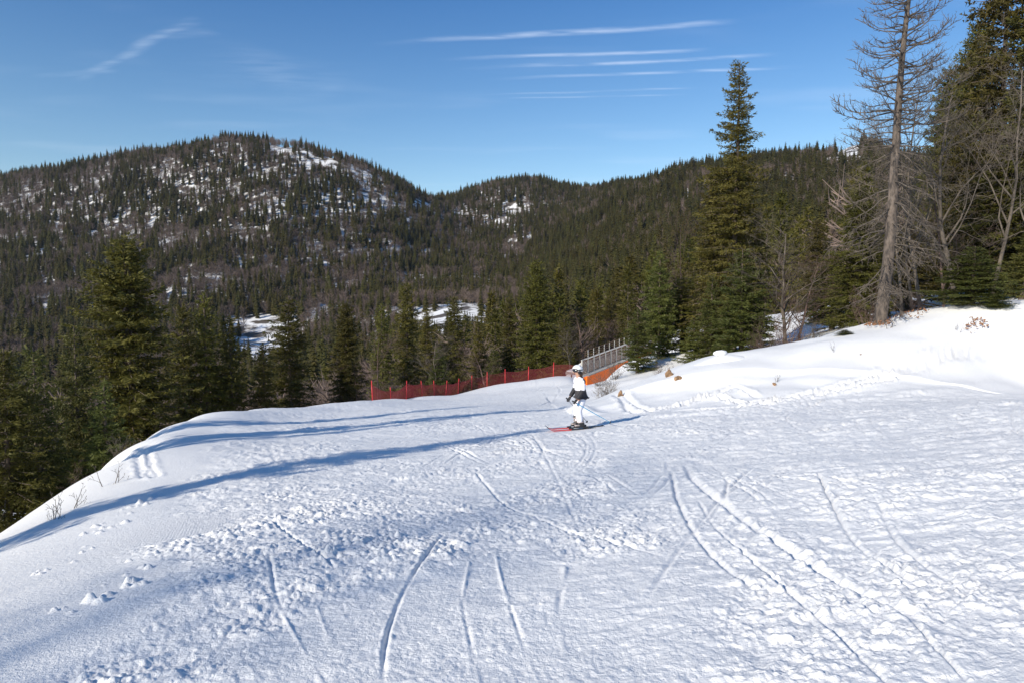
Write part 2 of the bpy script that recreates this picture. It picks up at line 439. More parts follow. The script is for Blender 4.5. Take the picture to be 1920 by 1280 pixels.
def bark_material(name, a, b, scale=6, bs=.6):
    m, n, l, p = new_mat(name); nt = m.node_tree
    co = coord(nt, 'Object', (1, 1, .35))
    f = tex_noise(nt, scale, 6, co, .65)
    oi = n.new('ShaderNodeObjectInfo')
    h = n.new('ShaderNodeHueSaturation'); l.new(ramp(nt, f, [(.38, a), (.62, b)]), h.inputs['Color'])
    v = n.new('ShaderNodeMapRange'); l.new(oi.outputs['Random'], v.inputs['Value']); v.inputs['To Min'].default_value = .75; v.inputs['To Max'].default_value = 1.2
    l.new(v.outputs[0], h.inputs['Value']); l.new(h.outputs[0], p.inputs['Base Color'])
    p.inputs['Roughness'].default_value = .85
    bump(nt, f, bs, .03, p.inputs['Normal'])
    return m
BARK = bark_material('conifer_bark', (.055, .04, .03), (.15, .115, .085))
DEADBARK = bark_material('dead_trunk_bark', (.05, .040, .033), (.19, .15, .12), 7, 1.0)
DEADTWIG = bark_material('dead_twigs', (.065, .052, .042), (.165, .135, .107), 4)
BARE = bark_material('bare_wood', (.07, .056, .043), (.165, .135, .105), 3)
BARE_RED = bark_material('bare_reddish_wood', (.075, .045, .035), (.18, .12, .095), 3)
FARBARE = bark_material('hillside_bare_wood', (.10, .072, .058), (.21, .155, .125), .5)

def plain(name, col, rough=.5, metal=0., spec=.4, var=.12, scale=20, bs=0.):
    m, n, l, p = new_mat(name); nt = m.node_tree
    f = tex_noise(nt, scale, 4, coord(nt))
    lo = tuple(c * (1 - var) for c in col); hi = tuple(min(1, c * (1 + var)) for c in col)
    l.new(ramp(nt, f, [(.3, lo), (.7, hi)]), p.inputs['Base Color'])
    p.inputs['Roughness'].default_value = rough; p.inputs['Metallic'].default_value = metal; p.inputs['Specular IOR Level'].default_value = spec
    if bs: bump(nt, f, bs, .01, p.inputs['Normal'])
    return m

# ------------------------------------------------------------------ the snow run (one fine sheet round the photographer)
def path_xy(pts):
    """smooth polyline on the ground through spots of the photograph"""
    P = np.array([hit(*p) for p in pts])
    if len(P) > 2:
        t = np.arange(len(P)); tt = np.linspace(0, len(P) - 1, (len(P) - 1) * 6 + 1)
        i = np.clip(np.floor(tt).astype(int), 0, len(P) - 2); f = tt - i; w = cubic_w(f)
        out = 0
        for a in range(4): out = out + w[a][:, None] * P[np.clip(i + a - 1, 0, len(P) - 1)]
        P = out
    return P

TRACKS = [  # points in the photograph, depth (m), half width (m), rim (m), fade at the ends
    ([(1258, 872), (1268, 930), (1300, 995), (1345, 1048), (1410, 1105)], 0.032, 0.023, 0.010),
    ([(1284, 860), (1300, 900), (1370, 955), (1450, 1010), (1560, 1082), (1700, 1150), (1920, 1235)], 0.044, 0.042, 0.017),
    ([(830, 1003), (795, 1045), (765, 1090), (738, 1150), (722, 1210), (718, 1290)], 0.025, 0.015, 0.005),
    ([(888, 878), (910, 905), (950, 945), (1010, 968), (1075, 998), (1170, 1020), (1260, 1050)], 0.032, 0.021, 0.010),
    ([(515, 985), (555, 1015), (625, 1062)], 0.032, 0.015, 0.007),
    ([(1535, 893), (1560, 945), (1600, 1010), (1665, 1060), (1740, 1110)], 0.032, 0.021, 0.010),
    ([(1650, 950), (1680, 1010), (1740, 1060), (1850, 1120)], 0.025, 0.021, 0.010),
    ([(930, 1040), (945, 1100), (975, 1190), (1010, 1280)], 0.006, 0.013, 0.002),
    ([(880, 1050), (868, 1120), (882, 1200), (900, 1285)], 0.006, 0.013, 0.002),
    ([(505, 1050), (520, 1120), (560, 1200), (610, 1285)], 0.004, 0.013, 0.002),
    ([(590, 1120), (620, 1200), (680, 1285)], 0.004, 0.013, 0.002),
    ([(1060, 1060), (1050, 1130), (1058, 1220), (1100, 1285)], 0.004, 0.021, 0.002),
    ([(1310, 940), (1340, 985), (1400, 1040), (1480, 1110), (1560, 1180), (1660, 1285)], 0.019, 0.017, 0.008),
    ([(1690, 1140), (1740, 1200), (1820, 1285)], 0.013, 0.013, 0.004),
    ([(640, 905), (800, 880), (960, 850), (1100, 825), (1240, 812)], 0.013, 0.025, 0.004),
    ([(1120, 835), (1300, 838), (1500, 828), (1700, 820), (1910, 822)], 0.019, 0.021, 0.008),
    ([(1150, 815), (1400, 815), (1650, 800), (1910, 770)], 0.013, 0.021, 0.005),
    ([(450, 905), (600, 872), (760, 850), (900, 830)], 0.012, 0.021, 0.004),
    ([(800, 775), (880, 760), (960, 748), (1030, 735)], 0.019, 0.034, 0.007),
    ([(1010, 760), (1040, 745), (1050, 728), (1030, 715)], 0.038, 0.050, 0.020),
    ([(1000, 735), (1040, 722), (1062, 716)], 0.063, 0.076, 0.026),
    # on the bank
    ([(1160, 778), (1240, 765), (1300, 748), (1340, 738), (1365, 725), (1385, 722), (1405, 735), (1425, 748)], 0.127, 0.096, 0.099),
    ([(1220, 772), (1310, 748), (1345, 742), (1400, 756), (1500, 742), (1620, 712), (1740, 672), (1840, 638), (1925, 624)], 0.109, 0.096, 0.099),
    ([(1260, 772), (1400, 763), (1560, 735), (1700, 700), (1800, 668), (1925, 652)], 0.091, 0.115, 0.084),
    ([(1200, 775), (1178, 768), (1168, 750), (1150, 740)], .07, .12, .04),
    ([(1230, 772), (1190, 758), (1172, 742), (1165, 735)], .06, .10, .04),
    ([(1185, 782), (1300, 779), (1500, 763), (1700, 741), (1925, 711)], -.10, .40, .0),       # ridge thrown up along the foot of the bank
    ([(1120, 778), (1100, 772), (1075, 770), (1062, 772)], -.15, .30, .0),
]
STEPS = [((255, 845), (262, 868), (270, 893)), ((268, 846), (282, 868), (290, 892))]   # two short ruts on the left shoulder

def seg_dist(x, y, P):
    best = np.full(x.shape, 1e9); tt = np.zeros(x.shape); L = np.concatenate([[0], np.cumsum(np.linalg.norm(np.diff(P, axis=0), axis=1))])
    for i in range(len(P) - 1):
        a, b = P[i], P[i + 1]; d = b - a; q = d @ d
        t = np.clip(((x - a[0]) * d[0] + (y - a[1]) * d[1]) / max(q, 1e-9), 0, 1)
        dd = np.hypot(x - a[0] - t * d[0], y - a[1] - t * d[1])
        m = dd < best; best[m] = dd[m]; tt[m] = (L[i] + t[m] * (L[i + 1] - L[i])) / L[-1]
    return best, tt

def snow_relief(x, y):
    """height of the trodden surface above the smooth ground"""
    r = np.hypot(x, y)
    left = sstep(x + 1.25 + .36 * y + 1.1 * (fbm(x * .9, y * .9, 31, 3) - .5), -.35, .55)          # 0 on the smooth left shoulder
    bankd = np.where(x > 2.0, y - (21.6 - .10 * np.abs(x - 9)), -5)
    bank = sstep(bankd, -.4, .6)
    far = sstep(y, 26, 40)
    run = left * (1 - bank)
    right = sstep(x, 1.5, 7) * sstep(y, 2, 8)
    patch = sstep(fbm(x * .42 + 5, y * .42, 77, 4), .33, .52)
    patch2 = sstep(fbm(x * 1.1 + 9, y * 1.1, 79, 3), .38, .56)
    churn = run * (.20 + .50 * patch + .42 * patch * patch2) * (1 - .30 * right) * (1 - .4 * far)
    wx, wy = x + .10 * (vnoise(x * 4, y * 4, 3) - .5), y + .10 * (vnoise(x * 4 + 9, y * 4, 4) - .5)
    ca, sa = math.cos(.75), math.sin(.75)
    ax, ay = wx * ca + wy * sa, -wx * sa + wy * ca
    h = .09 * (fbm(x * .35, y * .35, 1, 3) - .5) * run
    h += .045 * (fbm(ax * .7, ay * 1.5, 11, 4) - .5) * run
    h += .045 * (np.abs(fbm(ax * 2.0, ay * 5.0, 15, 5, .6) - .5) * -2 + .5) * (.3 * run + .7 * churn)
    lodA = 1 - sstep(r, 16, 34); lodB = 1 - sstep(r, 8, 18)
    crumb = sstep(fbm(x * 1.3 + 2, y * 1.3, 40, 3), .38, .60)
    h += .030 * lumps(wx * 6.5, wy * 6.5, 21, .10, .5) * churn * crumb * sstep(vnoise(x * .8, y * .8, 42), .4, .8)
    h += .024 * lumps(wx * 12.5 + 3, wy * 12.5, 25, .12, .55) * churn * lodA * (.25 + .75 * crumb)
    h += .013 * lumps(x * 25 + 3, y * 25, 28, .12, .55) * churn * lodB * (.4 + .6 * crumb)
    h += .050 * (fbm(wx * 6, wy * 6, 46, 5, .62) - .5) * churn * lodA
    h += .012 * (fbm(x * 22, y * 22, 44, 2, .6) - .5) * (.2 + churn) * lodB
    # scraped, wind-packed streaks across the right of the run and small ripples further off
    h += .050 * (fbm(x * .55 + .15 * y, y * 3.1 - .3 * x, 51, 4) - .5) * right * run
    h += .024 * sstep(fbm(x * 1.3, y * 4.6 - .35 * x, 57, 4), .50, .58) * right * run
    h += .014 * sstep(fbm(x * 3.1, y * 9 - .8 * x, 59, 3), .50, .60) * sstep(x, -1, 3) * run * lodA
    h += .030 * (fbm(x * 1.1, y * 2.0, 61, 4) - .5) * sstep(y, 9, 16) * run
    h += .030 * (fbm(x * 2.6, y * 4.5, 62, 4, .6) - .5) * sstep(y, 9, 14) * run * (1 - .5 * far)
    # the shoulder and the bank: soft drifts
    h += .035 * (fbm(x * .4, y * .4, 63, 2) - .5) * (1 - run)
    h += .30 * (fbm(x * .33, y * .5, 65, 3) - .5) * bank * (1 - sstep(r, 40, 60))
    h += .006 * (fbm(x * 6, y * 6, 67, 3) - .5) * (1 - run)
    # patch still showing the groomer's corduroy
    c0 = hit(335, 990); c1 = hit(200, 1180)
    for c, rad in ((c0, .95),):
        m = 1 - sstep(np.hypot(x - c[0], (y - c[1]) * .8), rad * .45, rad)
        cord = .0035 * np.sin((x * .93 + y * .36) * 2 * math.pi / .034)
        h = h * (1 - .75 * m) + cord * m
    # clods rolled along the edge of the shoulder
    for (a, b, n, s) in (((250, 950), (170, 1000), 14, .045), ((200, 1000), (60, 1085), 10, .035), ((245, 1095), (60, 1170), 12, .045), ((300, 925), (240, 965), 16, .05), ((300, 1020), (230, 1110), 10, .035), ((236, 1096), (228, 1100), 2, .08)):
        A, B = hit(*a), hit(*b); rg = random.Random(n * 7 + a[0])
        for k in range(n):
            t = rg.random(); cx, cy = A + (B - A) * t + np.array([rg.gauss(0, .10), rg.gauss(0, .10)]); rr = s * rg.uniform(.35, 1.15)
            sel = (np.abs(x - cx) < rr) & (np.abs(y - cy) < rr)
            if sel.any():
                q = 1 - ((x[sel] - cx) ** 2 + (y[sel] - cy) ** 2) / rr ** 2
                h[sel] += np.sqrt(np.maximum(q, 0)) * rr * .7 * (.6 + .8 * vnoise(x[sel] * 30, y[sel] * 30, 83))
    for pts, dep, w, rim in TRACKS:
        P = path_xy(pts); lo, hi = P.min(0) - 1.6, P.max(0) + 1.6
        sel = np.where((x > lo[0]) & (x < hi[0]) & (y > lo[1]) & (y < hi[1]))[0]
        if not len(sel): continue
        d, t = seg_dist(x[sel], y[sel], P)
        d = d + .35 * w * (vnoise(x[sel] * 7, y[sel] * 7, 71) - .5)
        fade = sstep(t, 0, .12) * (1 - sstep(t, .85, 1)) * (.55 + .9 * vnoise(x[sel] * 1.4, y[sel] * 1.4, 72) * .8)
        g = np.exp(-(d / w) ** 2)
        base = h[sel] * (1 - .75 * g * (dep > 0))
        side = np.exp(-((d - 1.9 * w) / (1.0 * w)) ** 2)
        rub = lumps(x[sel] * 9, y[sel] * 9, 74, .15, .55) * (.4 + 1.1 * vnoise(x[sel] * 2.2, y[sel] * 2.2, 75))
        h[sel] = base + fade * (-dep * g + rim * side * (.15 + .5 * vnoise(x[sel] * 5, y[sel] * 5, 73) + 1.1 * rub))
    rt = random.Random(12)
    for k in range(64):
        x0, y0 = rt.uniform(-2.5, 13), rt.uniform(2.5, 15)
        if rt.random() < .3: x0 = rt.uniform(-3, 3)
        hd = math.atan2(3.5 - x0, 24 - y0) + rt.gauss(0, .45); cv = rt.gauss(0, .09); n = 10; st = rt.uniform(.5, 1.4)
        P = [(x0, y0)]
        for i in range(n): P.append((P[-1][0] + math.sin(hd) * st, P[-1][1] + math.cos(hd) * st)); hd += cv * st
        P = np.array(P); dep, w = rt.uniform(.004, .012), rt.uniform(.011, .020) + .0007 * y0; gap = rt.uniform(.12, .35)
        lo, hi = P.min(0) - .6, P.max(0) + .6
        sel = np.where((x > lo[0]) & (x < hi[0]) & (y > lo[1]) & (y < hi[1]))[0]
        if not len(sel): continue
        for sh in ((0.,), (0., gap))[rt.random() < .6]:
            d, t = seg_dist(x[sel], y[sel], P + np.array([sh, 0]))
            fade = sstep(t, 0, .2) * (1 - sstep(t, .8, 1)) * (.35 + .9 * vnoise(x[sel] * 1.1, y[sel] * 1.1, 90 + k)) * run[sel]
            g = np.exp(-(d / w) ** 2)
            h[sel] = h[sel] * (1 - .55 * g * fade) - dep * g * fade + .4 * dep * np.exp(-((d - 2 * w) / w) ** 2) * fade * (.3 + 1.3 * vnoise(x[sel] * 9, y[sel] * 9, 91))
    for st in STEPS:
        P = path_xy(st); lo, hi = P.min(0) - .6, P.max(0) + .6
        sel = np.where((x > lo[0]) & (x < hi[0]) & (y > lo[1]) & (y < hi[1]))[0]
        if len(sel):
            d, t = seg_dist(x[sel], y[sel], P); d = d + .08 * (vnoise(x[sel] * 6, y[sel] * 6, 81) - .5)
            h[sel] += -.028 * np.exp(-(d / .07) ** 4) + .012 * np.exp(-((d - .15) / .06) ** 2) * vnoise(x[sel] * 6, y[sel] * 6, 82) * 1.6
    h = h * (1 - .95 * np.exp(-(((x - SKIER_AT[0]) ** 2 + (y - SKIER_AT[1]) ** 2) / 1.1) ** 2))
    return h * (1 - .6 * sstep(r, 45, 80))

def build_snow():
    front = np.linspace(-R(46), R(46), 940)
    back = np.linspace(R(46), 2 * math.pi - R(46), 52)[1:-1]
    th = np.concatenate([front, back]); nc = len(th)
    rr = np.concatenate([np.exp(np.arange(math.log(a), math.log(b), st)) for a, b, st in ((.8, 3.0, .05), (3.0, 10, .0033), (10, 26, .0048), (26, 135, .0115))]); nr = len(rr)
    X = rr[:, None] * np.sin(th)[None]; Y = rr[:, None] * np.cos(th)[None]
    # the smooth ground changes slowly: take every 5th row and column and fill in between with a cubic
    gi = np.unique(np.concatenate([np.arange(0, nr, 5), [nr - 1]])); gj = np.unique(np.concatenate([np.arange(0, nc, 5), [nc - 1]]))
    G = ground_z(X[np.ix_(gi, gj)].ravel(), Y[np.ix_(gi, gj)].ravel()).reshape(len(gi), len(gj))
    def fill(A, knots, n):
        q = np.clip(np.interp(np.arange(n), knots, np.arange(len(knots))), 0, len(knots) - 1.0001); i0 = np.floor(q).astype(int); w = cubic_w(q - i0)
        return sum(w[k][:, None] * A[np.clip(i0 + k - 1, 0, len(knots) - 1)] for k in range(4))
    Z = fill(fill(G, gi, nr).T, gj, nc).T
    nf = len(front); Z[:, nf - 6:] = ground_z(X[:, nf - 6:].ravel(), Y[:, nf - 6:].ravel()).reshape(nr, -1)
    Z = Z.ravel()
    Z = Z + snow_relief(X.ravel(), Y.ravel())
    V = np.stack([X.ravel(), Y.ravel(), Z], 1)
    V = np.concatenate([V, [[0, 0, 0.]]])
    i = np.arange(nr - 1)[:, None] * nc; j = np.arange(nc)[None]; j2 = (j + 1) % nc
    Q = np.stack([i + j, i + j2, i + nc + j2, i + nc + j], -1).reshape(-1, 4)[:, ::-1]
    jj = np.arange(nc); T = np.stack([np.full(nc, len(V) - 1), jj, (jj + 1) % nc], 1)[:, ::-1]
    o = obj('snow_slope', mesh_np('snow_slope', V, [Q, T], True), SNOW)
    tag(o, 'trodden white ski run with ski tracks sloping down to the bridge', kind='structure')
build_snow()

def build_hills():
    th = np.concatenate([np.linspace(-R(62), R(62), 420), np.linspace(R(62), 2 * math.pi - R(62), 70)[1:-1]]); nc = len(th)
    rr = np.exp(np.arange(math.log(112), math.log(4200), .018)); nr = len(rr)
    X = (rr[:, None] * np.sin(th)[None]).ravel(); Y = (rr[:, None] * np.cos(th)[None]).ravel(); r = np.hypot(X, Y)
    Z = ground_z(X, Y) - 1.5 * (1 - sstep(r, 122, 140))
    i = np.arange(nr - 1)[:, None] * nc; j = np.arange(nc)[None]; j2 = (j + 1) % nc
    Q = np.stack([i + j, i + j2, i + nc + j2, i + nc + j], -1).reshape(-1, 4)[:, ::-1]
    o = obj('hills', mesh_np('hills', np.stack([X, Y, Z], 1), Q, True), SNOW_FAR)
    tag(o, 'snow-covered hills across the valley under the forest', kind='structure')
build_hills()

# ------------------------------------------------------------------ trees
def norm(v): return v / np.maximum(np.linalg.norm(v, axis=-1, keepdims=True), 1e-9)

class Tree:
    """collects wood segments and needle triangles of one tree"""
    def __init__(s, seed): s.rg = np.random.default_rng(seed); s.segs = []; s.tri = []
    def leaves(s, pos, d, ln, wd):
        n = len(pos); rg = s.rg
        q = norm(np.cross(d, rg.normal(size=(n, 3))))
        a = pos - q * wd[:, None] * .5; b = pos + q * wd[:, None] * .5; c = pos + d * ln[:, None]
        s.tri.append(np.stack([a, b, c], 1))
    def tri_mesh(s, name):
        T = np.concatenate(s.tri); V = T.reshape(-1, 3)
        return mesh_np(name, V, np.arange(len(V)).reshape(-1, 3))
    def wood_mesh(s, name, sides=4, trunk=None):
        V, Q = tubes(np.array(s.segs), sides) if s.segs else (np.zeros((0, 3)), np.zeros((0, 4), int))
        if trunk is not None:
            tv, tq = trunk; Q = np.concatenate([Q + len(tv), tq]) if len(Q) else tq; V = np.concatenate([tv, V])
        return mesh_np(name, V, Q, True)

def trunk_mesh(h, r0, rg, lean=(0, 0), sides=9, rings=14, flare=.35, top=.02):
    out = []
    for i in range(rings + 1):
        t = i / rings; z = -0.6 + (h + .6) * t
        r = (r0 * (1 - t) ** .85 + top) * (1 + flare * max(0, 1 - t * 9) ** 2)
        a = np.linspace(0, 2 * math.pi, sides, endpoint=False)
        wob = 1 + .08 * np.sin(a * 3 + i * .7 + rg.random() * .6)
        cx = lean[0] * t ** 1.3 + .03 * h * .1 * math.sin(t * 5 + lean[0]); cy = lean[1] * t ** 1.3
        out.append(np.stack([cx + r * wob * np.cos(a), cy + r * wob * np.sin(a), np.full(sides, z)], 1))
    return loft(out)

def conifer(seed, h, rad, start=.06, prof=.85, gap=.42, per=6, droop=.35, up=.12, leaf=.17, dens=1., spread=1., tip=.25, rough=.3, wood=True, lvl=None, lean=(0, 0)):
    """h tall, rad the lower crown radius; lvl(t) may override the outline"""
    T = Tree(seed); rg = T.rg; z = h * start
    side_bias = rg.uniform(0, 2 * math.pi)
    while z < h * .985:
        t = (z / h - start) / (1 - start)
        base = (lvl(t) if lvl else (1 - t) ** prof * (.55 + .45 * min(1, t * 7))) * rad + .12
        n = max(3, int(round(per * (1 if base > .6 else .8))))
        a0 = rg.uniform(0, 6.28)
        for k in range(n):
            az = a0 + 2 * math.pi * k / n + rg.normal(0, .22)
            L = base * (1 + rg.normal(0, rough)) * (1 + .12 * math.cos(az - side_bias))
            if rg.random() < .07: L *= .45
            L = max(.1, min(L, base * 1.55))
            zz = z + rg.normal(0, gap * .3)
            rd = np.array([math.cos(az), math.sin(az), 0]); sd = np.array([-rd[1], rd[0], 0])
            u = up + .75 * max(0, t - .55) + rg.normal(0, .06); dr = droop * (1.15 - t) + rg.normal(0, .05)
            def at(s): return np.outer(s * L, rd) + np.stack([0 * s, 0 * s, zz + L * (u * s - dr * s ** 1.5 + tip * .5 * s ** 4)], 1) + np.outer(np.full(len(s), (zz / h) ** 1.3), [lean[0], lean[1], 0])
            if wood:
                q = at(np.array([0, .45, .9])); w = .012 + .012 * L
                T.segs.append((*q[0], *q[1], w, w * .7)); T.segs.append((*q[1], *q[2], w * .7, .006))
            m = max(3, int(L / (leaf * .78) * dens))
            s = np.sort(rg.uniform(.08, 1, m)); P = at(s)
            slope = u - 1.5 * dr * s ** .5 + 2 * tip * s ** 3
            bd = norm(rd[None] + np.stack([0 * s, 0 * s, slope], 1))
            for sgn in (-1, 1):
                tl = (.16 + .34 * (1 - s) * min(1, L / 1.2) + .12 * rg.random(m)) * spread * min(1.2, .4 + L * .45)
                td = norm(bd * .62 + sgn * sd[None] * (.75 + .3 * rg.random((m, 1))) + np.stack([0 * s, 0 * s, -.22 + .25 * rg.normal(size=m)], 1))
                cnt = np.maximum(1, np.round(tl / (leaf * .62))).astype(int)
                idx = np.repeat(np.arange(m), cnt); f = (np.concatenate([np.arange(c) for c in cnt]) + rg.random(len(idx))) / np.repeat(cnt, cnt)
                pos = P[idx] + td[idx] * (tl[idx] * f)[:, None] + rg.normal(0, .018 + leaf * .08, (len(idx), 3))
                d = norm(td[idx] + rg.normal(0, .42, (len(idx), 3)))
                T.leaves(pos, d, leaf * rg.uniform(.8, 1.5, len(idx)), leaf * rg.uniform(.32, .6, len(idx)))
            ee = at(np.array([.93])); T.leaves(ee + rg.normal(0, .03, (3, 3)), norm(bd[-1:] + rg.normal(0, .3, (3, 3))), np.full(3, leaf * 1.6), np.full(3, leaf * .5))
        z += gap * (1 - .45 * t) * rg.uniform(.75, 1.25)
    tp = np.array([[lean[0], lean[1], h]]) + rg.normal(0, .03, (8, 3)) - np.outer(rg.random(8) * .5, [0, 0, 1])
    T.leaves(tp, norm(np.array([[0, 0, 1.]]) + rg.normal(0, .35, (8, 3))), np.full(8, leaf * 1.6), np.full(8, leaf * .45))
    return T

def broadleaf(seed, h, r0, spread=.5, levels=4, kids=(9, 5, 4, 3), first=.25, thin=.006, updraft=.25, multi=1, droop=0.):
    T = Tree(seed); rg = T.rg
    def grow(p, d, L, r, lev):
        ns = (7, 5, 4, 3, 2)[lev]; pts = [p]; rs = [r]; dd = d
        for i in range(ns):
            dd = norm(dd + rg.normal(0, .10 + .06 * lev, 3) + np.array([0, 0, updraft * (.35 if lev else 1.6) - droop * lev]) * .35)
            p = p + dd * L / ns; pts.append(p); rs.append(max(thin * .6, r * (1 - .8 * (i + 1) / ns)))
            T.segs.append((*pts[-2], *pts[-1], rs[-2], rs[-1]))
        if lev + 1 >= levels: return
        for k in range(kids[lev]):
            f = (first if lev == 0 else .18) + (1 - (first if lev == 0 else .18)) * (k + rg.random()) / kids[lev]
            j = min(int(f * ns), ns - 1); a = f * ns - j; q = pts[j] * (1 - a) + pts[j + 1] * a
            ax = norm(pts[j + 1] - pts[j]); sd = norm(np.cross(ax, rg.normal(size=3)))
            nd = norm(ax * (1 - spread * rg.uniform(.55, 1.0)) + sd * spread * rg.uniform(.8, 1.3))
            grow(q, nd, L * rg.uniform(.32, .58) * (1.15 - .55 * f), max(thin, rs[j] * rg.uniform(.38, .6)), lev + 1)
    for m in range(multi):
        d0 = np.array([0, 0, 1.]) if multi == 1 else norm(np.array([*rg.normal(0, .35, 2), 1.]))
        grow(np.array([0, 0, -.4]) + (0 if multi == 1 else 1) * np.array([*rg.normal(0, .12, 2), 0]), d0, (h + .4) * (1 if multi == 1 else rg.uniform(.6, 1)), r0, 0)
    return T

def copy_tree(o, loc, rz, sc):
    c = o.copy(); C.objects.link(c); c.location = loc; c.rotation_euler = (0, 0, rz); c.scale = sc
    for ch in list(o.children):
        k = ch.copy(); C.objects.link(k); k.parent = c
    return c

class Kind:
    """a tree model: crown and trunk meshes that its copies share"""
    def __init__(s, name, cat, crown, trunk, cmat, tmat, h):
        s.name, s.cat, s.h = name, cat, h; s.parts = []
        trunk.materials.append(tmat); s.parts.append(('trunk', trunk))
        if crown is not None: crown.materials.append(cmat); s.parts.append(('crown', crown))
    def place(s, x, y, h, label, rz=0., wide=1., z=None, group=None, name=None):
        o = empty(name or s.name, (x, y, gz(x, y) - .05 if z is None else z), rz, label, s.cat, group)
        k = h / s.h; o.scale = (k * wide, k * wide, k)
        for n, me in s.parts: obj(n, me, None, o)
        return o

def make_conifer_kind(name, seed, h, rad, mat, r0=None, **kw):
    T = conifer(seed, h, rad, **kw)
    rg = np.random.default_rng(seed + 99)
    return Kind(name, 'tree', T.tri_mesh(name + '_crown'), T.wood_mesh(name + '_trunk', 3, trunk_mesh(h, r0 or (.012 * h + .03), rg, kw.get('lean', (0, 0)))), mat, BARK, h)

K = {}
K['spruceA'] = make_conifer_kind('spruce_tree', 1, 16, 2.9, SPRUCE, droop=.40, leaf=.19, dens=1.35, rough=.30, prof=.56, per=8, gap=.38)
K['spruceB'] = make_conifer_kind('spruce_tree', 2, 14, 2.3, SPRUCE, droop=.5, leaf=.18, dens=1.3, rough=.36, prof=.64, gap=.40, per=7)
K['spruceC'] = make_conifer_kind('spruce_tree', 3, 12, 1.7, SPRUCE, droop=.45, leaf=.17, dens=1.3, rough=.34, prof=.72, per=7, gap=.38)
K['spruceD'] = make_conifer_kind('spruce_tree', 8, 17, 2.6, SPRUCE, droop=.55, leaf=.19, dens=1.2, rough=.42, prof=.58, gap=.44, per=7)
K['firA'] = make_conifer_kind('fir_tree', 4, 9, 2.3, FIR, droop=.18, up=.10, leaf=.15, dens=1.35, rough=.22, prof=.85, gap=.36, tip=.12, spread=1.15)
K['firB'] = make_conifer_kind('fir_tree', 5, 8, 1.7, FIR, droop=.15, up=.14, leaf=.14, dens=1.35, rough=.25, prof=.9, gap=.34, tip=.12, spread=1.1)

def at_px(px, d): r = ray(px, 600); return r[0] / r[1] * d, d
def place_px(kind, px, top, d, label, wide=1., rz=None, name=None, group=None, base=None):
    """stands at bearing px, d metres off, with its top at the row `top`"""
    x, y = at_px(px, d); rt = ray(px, top); zt = CAM_H + d * rt[2] / rt[1]
    z = gz(x, y) - .05
    return K[kind].place(x, y, zt - z, label, rz if rz is not None else (px * 1.7) % 6.28, wide * K[kind].h / (zt - z), z, group, name)

# ---- left, below the shoulder of the run
G_L = 'conifers below the left shoulder of the run'
place_px('spruceA', 240, 447, 40, 'largest broad olive spruce rising on the left below the run', 1.20, 1.0, group=G_L)
place_px('firA', 138, 612, 33, 'broad blue-green fir just left of the largest left spruce', 0.84, 2.0, group=G_L)
place_px('firA', 58, 650, 29, 'dark fir second from the left edge of the picture', 0.84, 4.0, group=G_L)
place_px('spruceB', 2, 655, 27, 'dark conifer cut by the left edge of the picture', 0.80, 3.0, group=G_L)
place_px('firB', 190, 720, 29, 'small fir in front of the largest left spruce', 0.88, 5.0, group=G_L)
place_px('spruceB', 343, 572, 45, 'narrow spruce immediately right of the largest left spruce', 0.72, .3, group=G_L)
place_px('spruceC', 384, 553, 46, 'taller middle spruce of the narrow trio right of the largest left spruce', 1.00, 1.3, group=G_L)
place_px('spruceC', 430, 592, 47, 'rightmost spruce of the narrow trio right of the largest left spruce', 0.96, 2.3, group=G_L)
place_px('spruceC', 492, 645, 48, 'short slim spruce left of the ragged spruce below the run', 0.80, 3.9, group=G_L)
place_px('spruceD', 541, 560, 52, 'ragged spruce with long right-hand branches beside the valley clearing', 0.92, 1.9, group=G_L)
place_px('spruceA', 648, 567, 54, 'conical spruce left of the start of the red net fence', 0.58, 2.7, group=G_L)
# ---- behind the red fence
G_F = 'conifers behind the red net fence'
place_px('spruceC', 716, 572, 68, 'thin spruce behind the first red fence posts', 0.96, 1.1, group=G_F)
place_px('spruceB', 763, 530, 72, 'tall bright olive spruce behind the left part of the red fence', 0.90, 2.2, group=G_F)
place_px('spruceD', 800, 582, 79, 'dark spruce close behind the tall bright olive fence spruce', 0.80, 2.9, group=G_F)
place_px('spruceD', 852, 556, 75, 'broad flat-topped spruce behind the middle of the red fence', 0.88, 4.1, group=G_F)
place_px('spruceC', 897, 590, 82, 'slim spruce between the two broad fence spruces', 0.96, 5.1, group=G_F)
place_px('firA', 822, 650, 66, 'short dark fir directly behind the middle fence posts', 0.64, 0.2, group=G_F)
place_px('spruceA', 1006, 489, 80, 'tallest broad spruce behind the right part of the red fence', 0.98, 4.4, group=G_F)
place_px('spruceB', 955, 560, 84, 'spruce leaning on the left of the tallest fence spruce', 0.80, 0.4, group=G_F)
place_px('spruceC', 1058, 590, 78, 'slim spruce at the right of the tallest fence spruce', 0.92, 1.4, group=G_F)
place_px('firB', 925, 655, 74, 'young fir low behind the curve of the red fence', 0.96, 1.0, group=G_F)
place_px('spruceC', 1075, 610, 84, 'light green young spruce above the fence end', 0.72, 2.4, group=G_F)
place_px('spruceC', 1120, 575, 100, 'dark spruce behind the left end of the bridge deck', 0.96, 3.1, group=G_F)
place_px('spruceC', 1168, 585, 98, 'bright narrow spruce behind the snowy bridge deck', 0.80, .1, group=G_F)
place_px('spruceB', 1140, 560, 118, 'distant spruce above the snowy bridge deck', 0.80, 4.1, group=G_F)
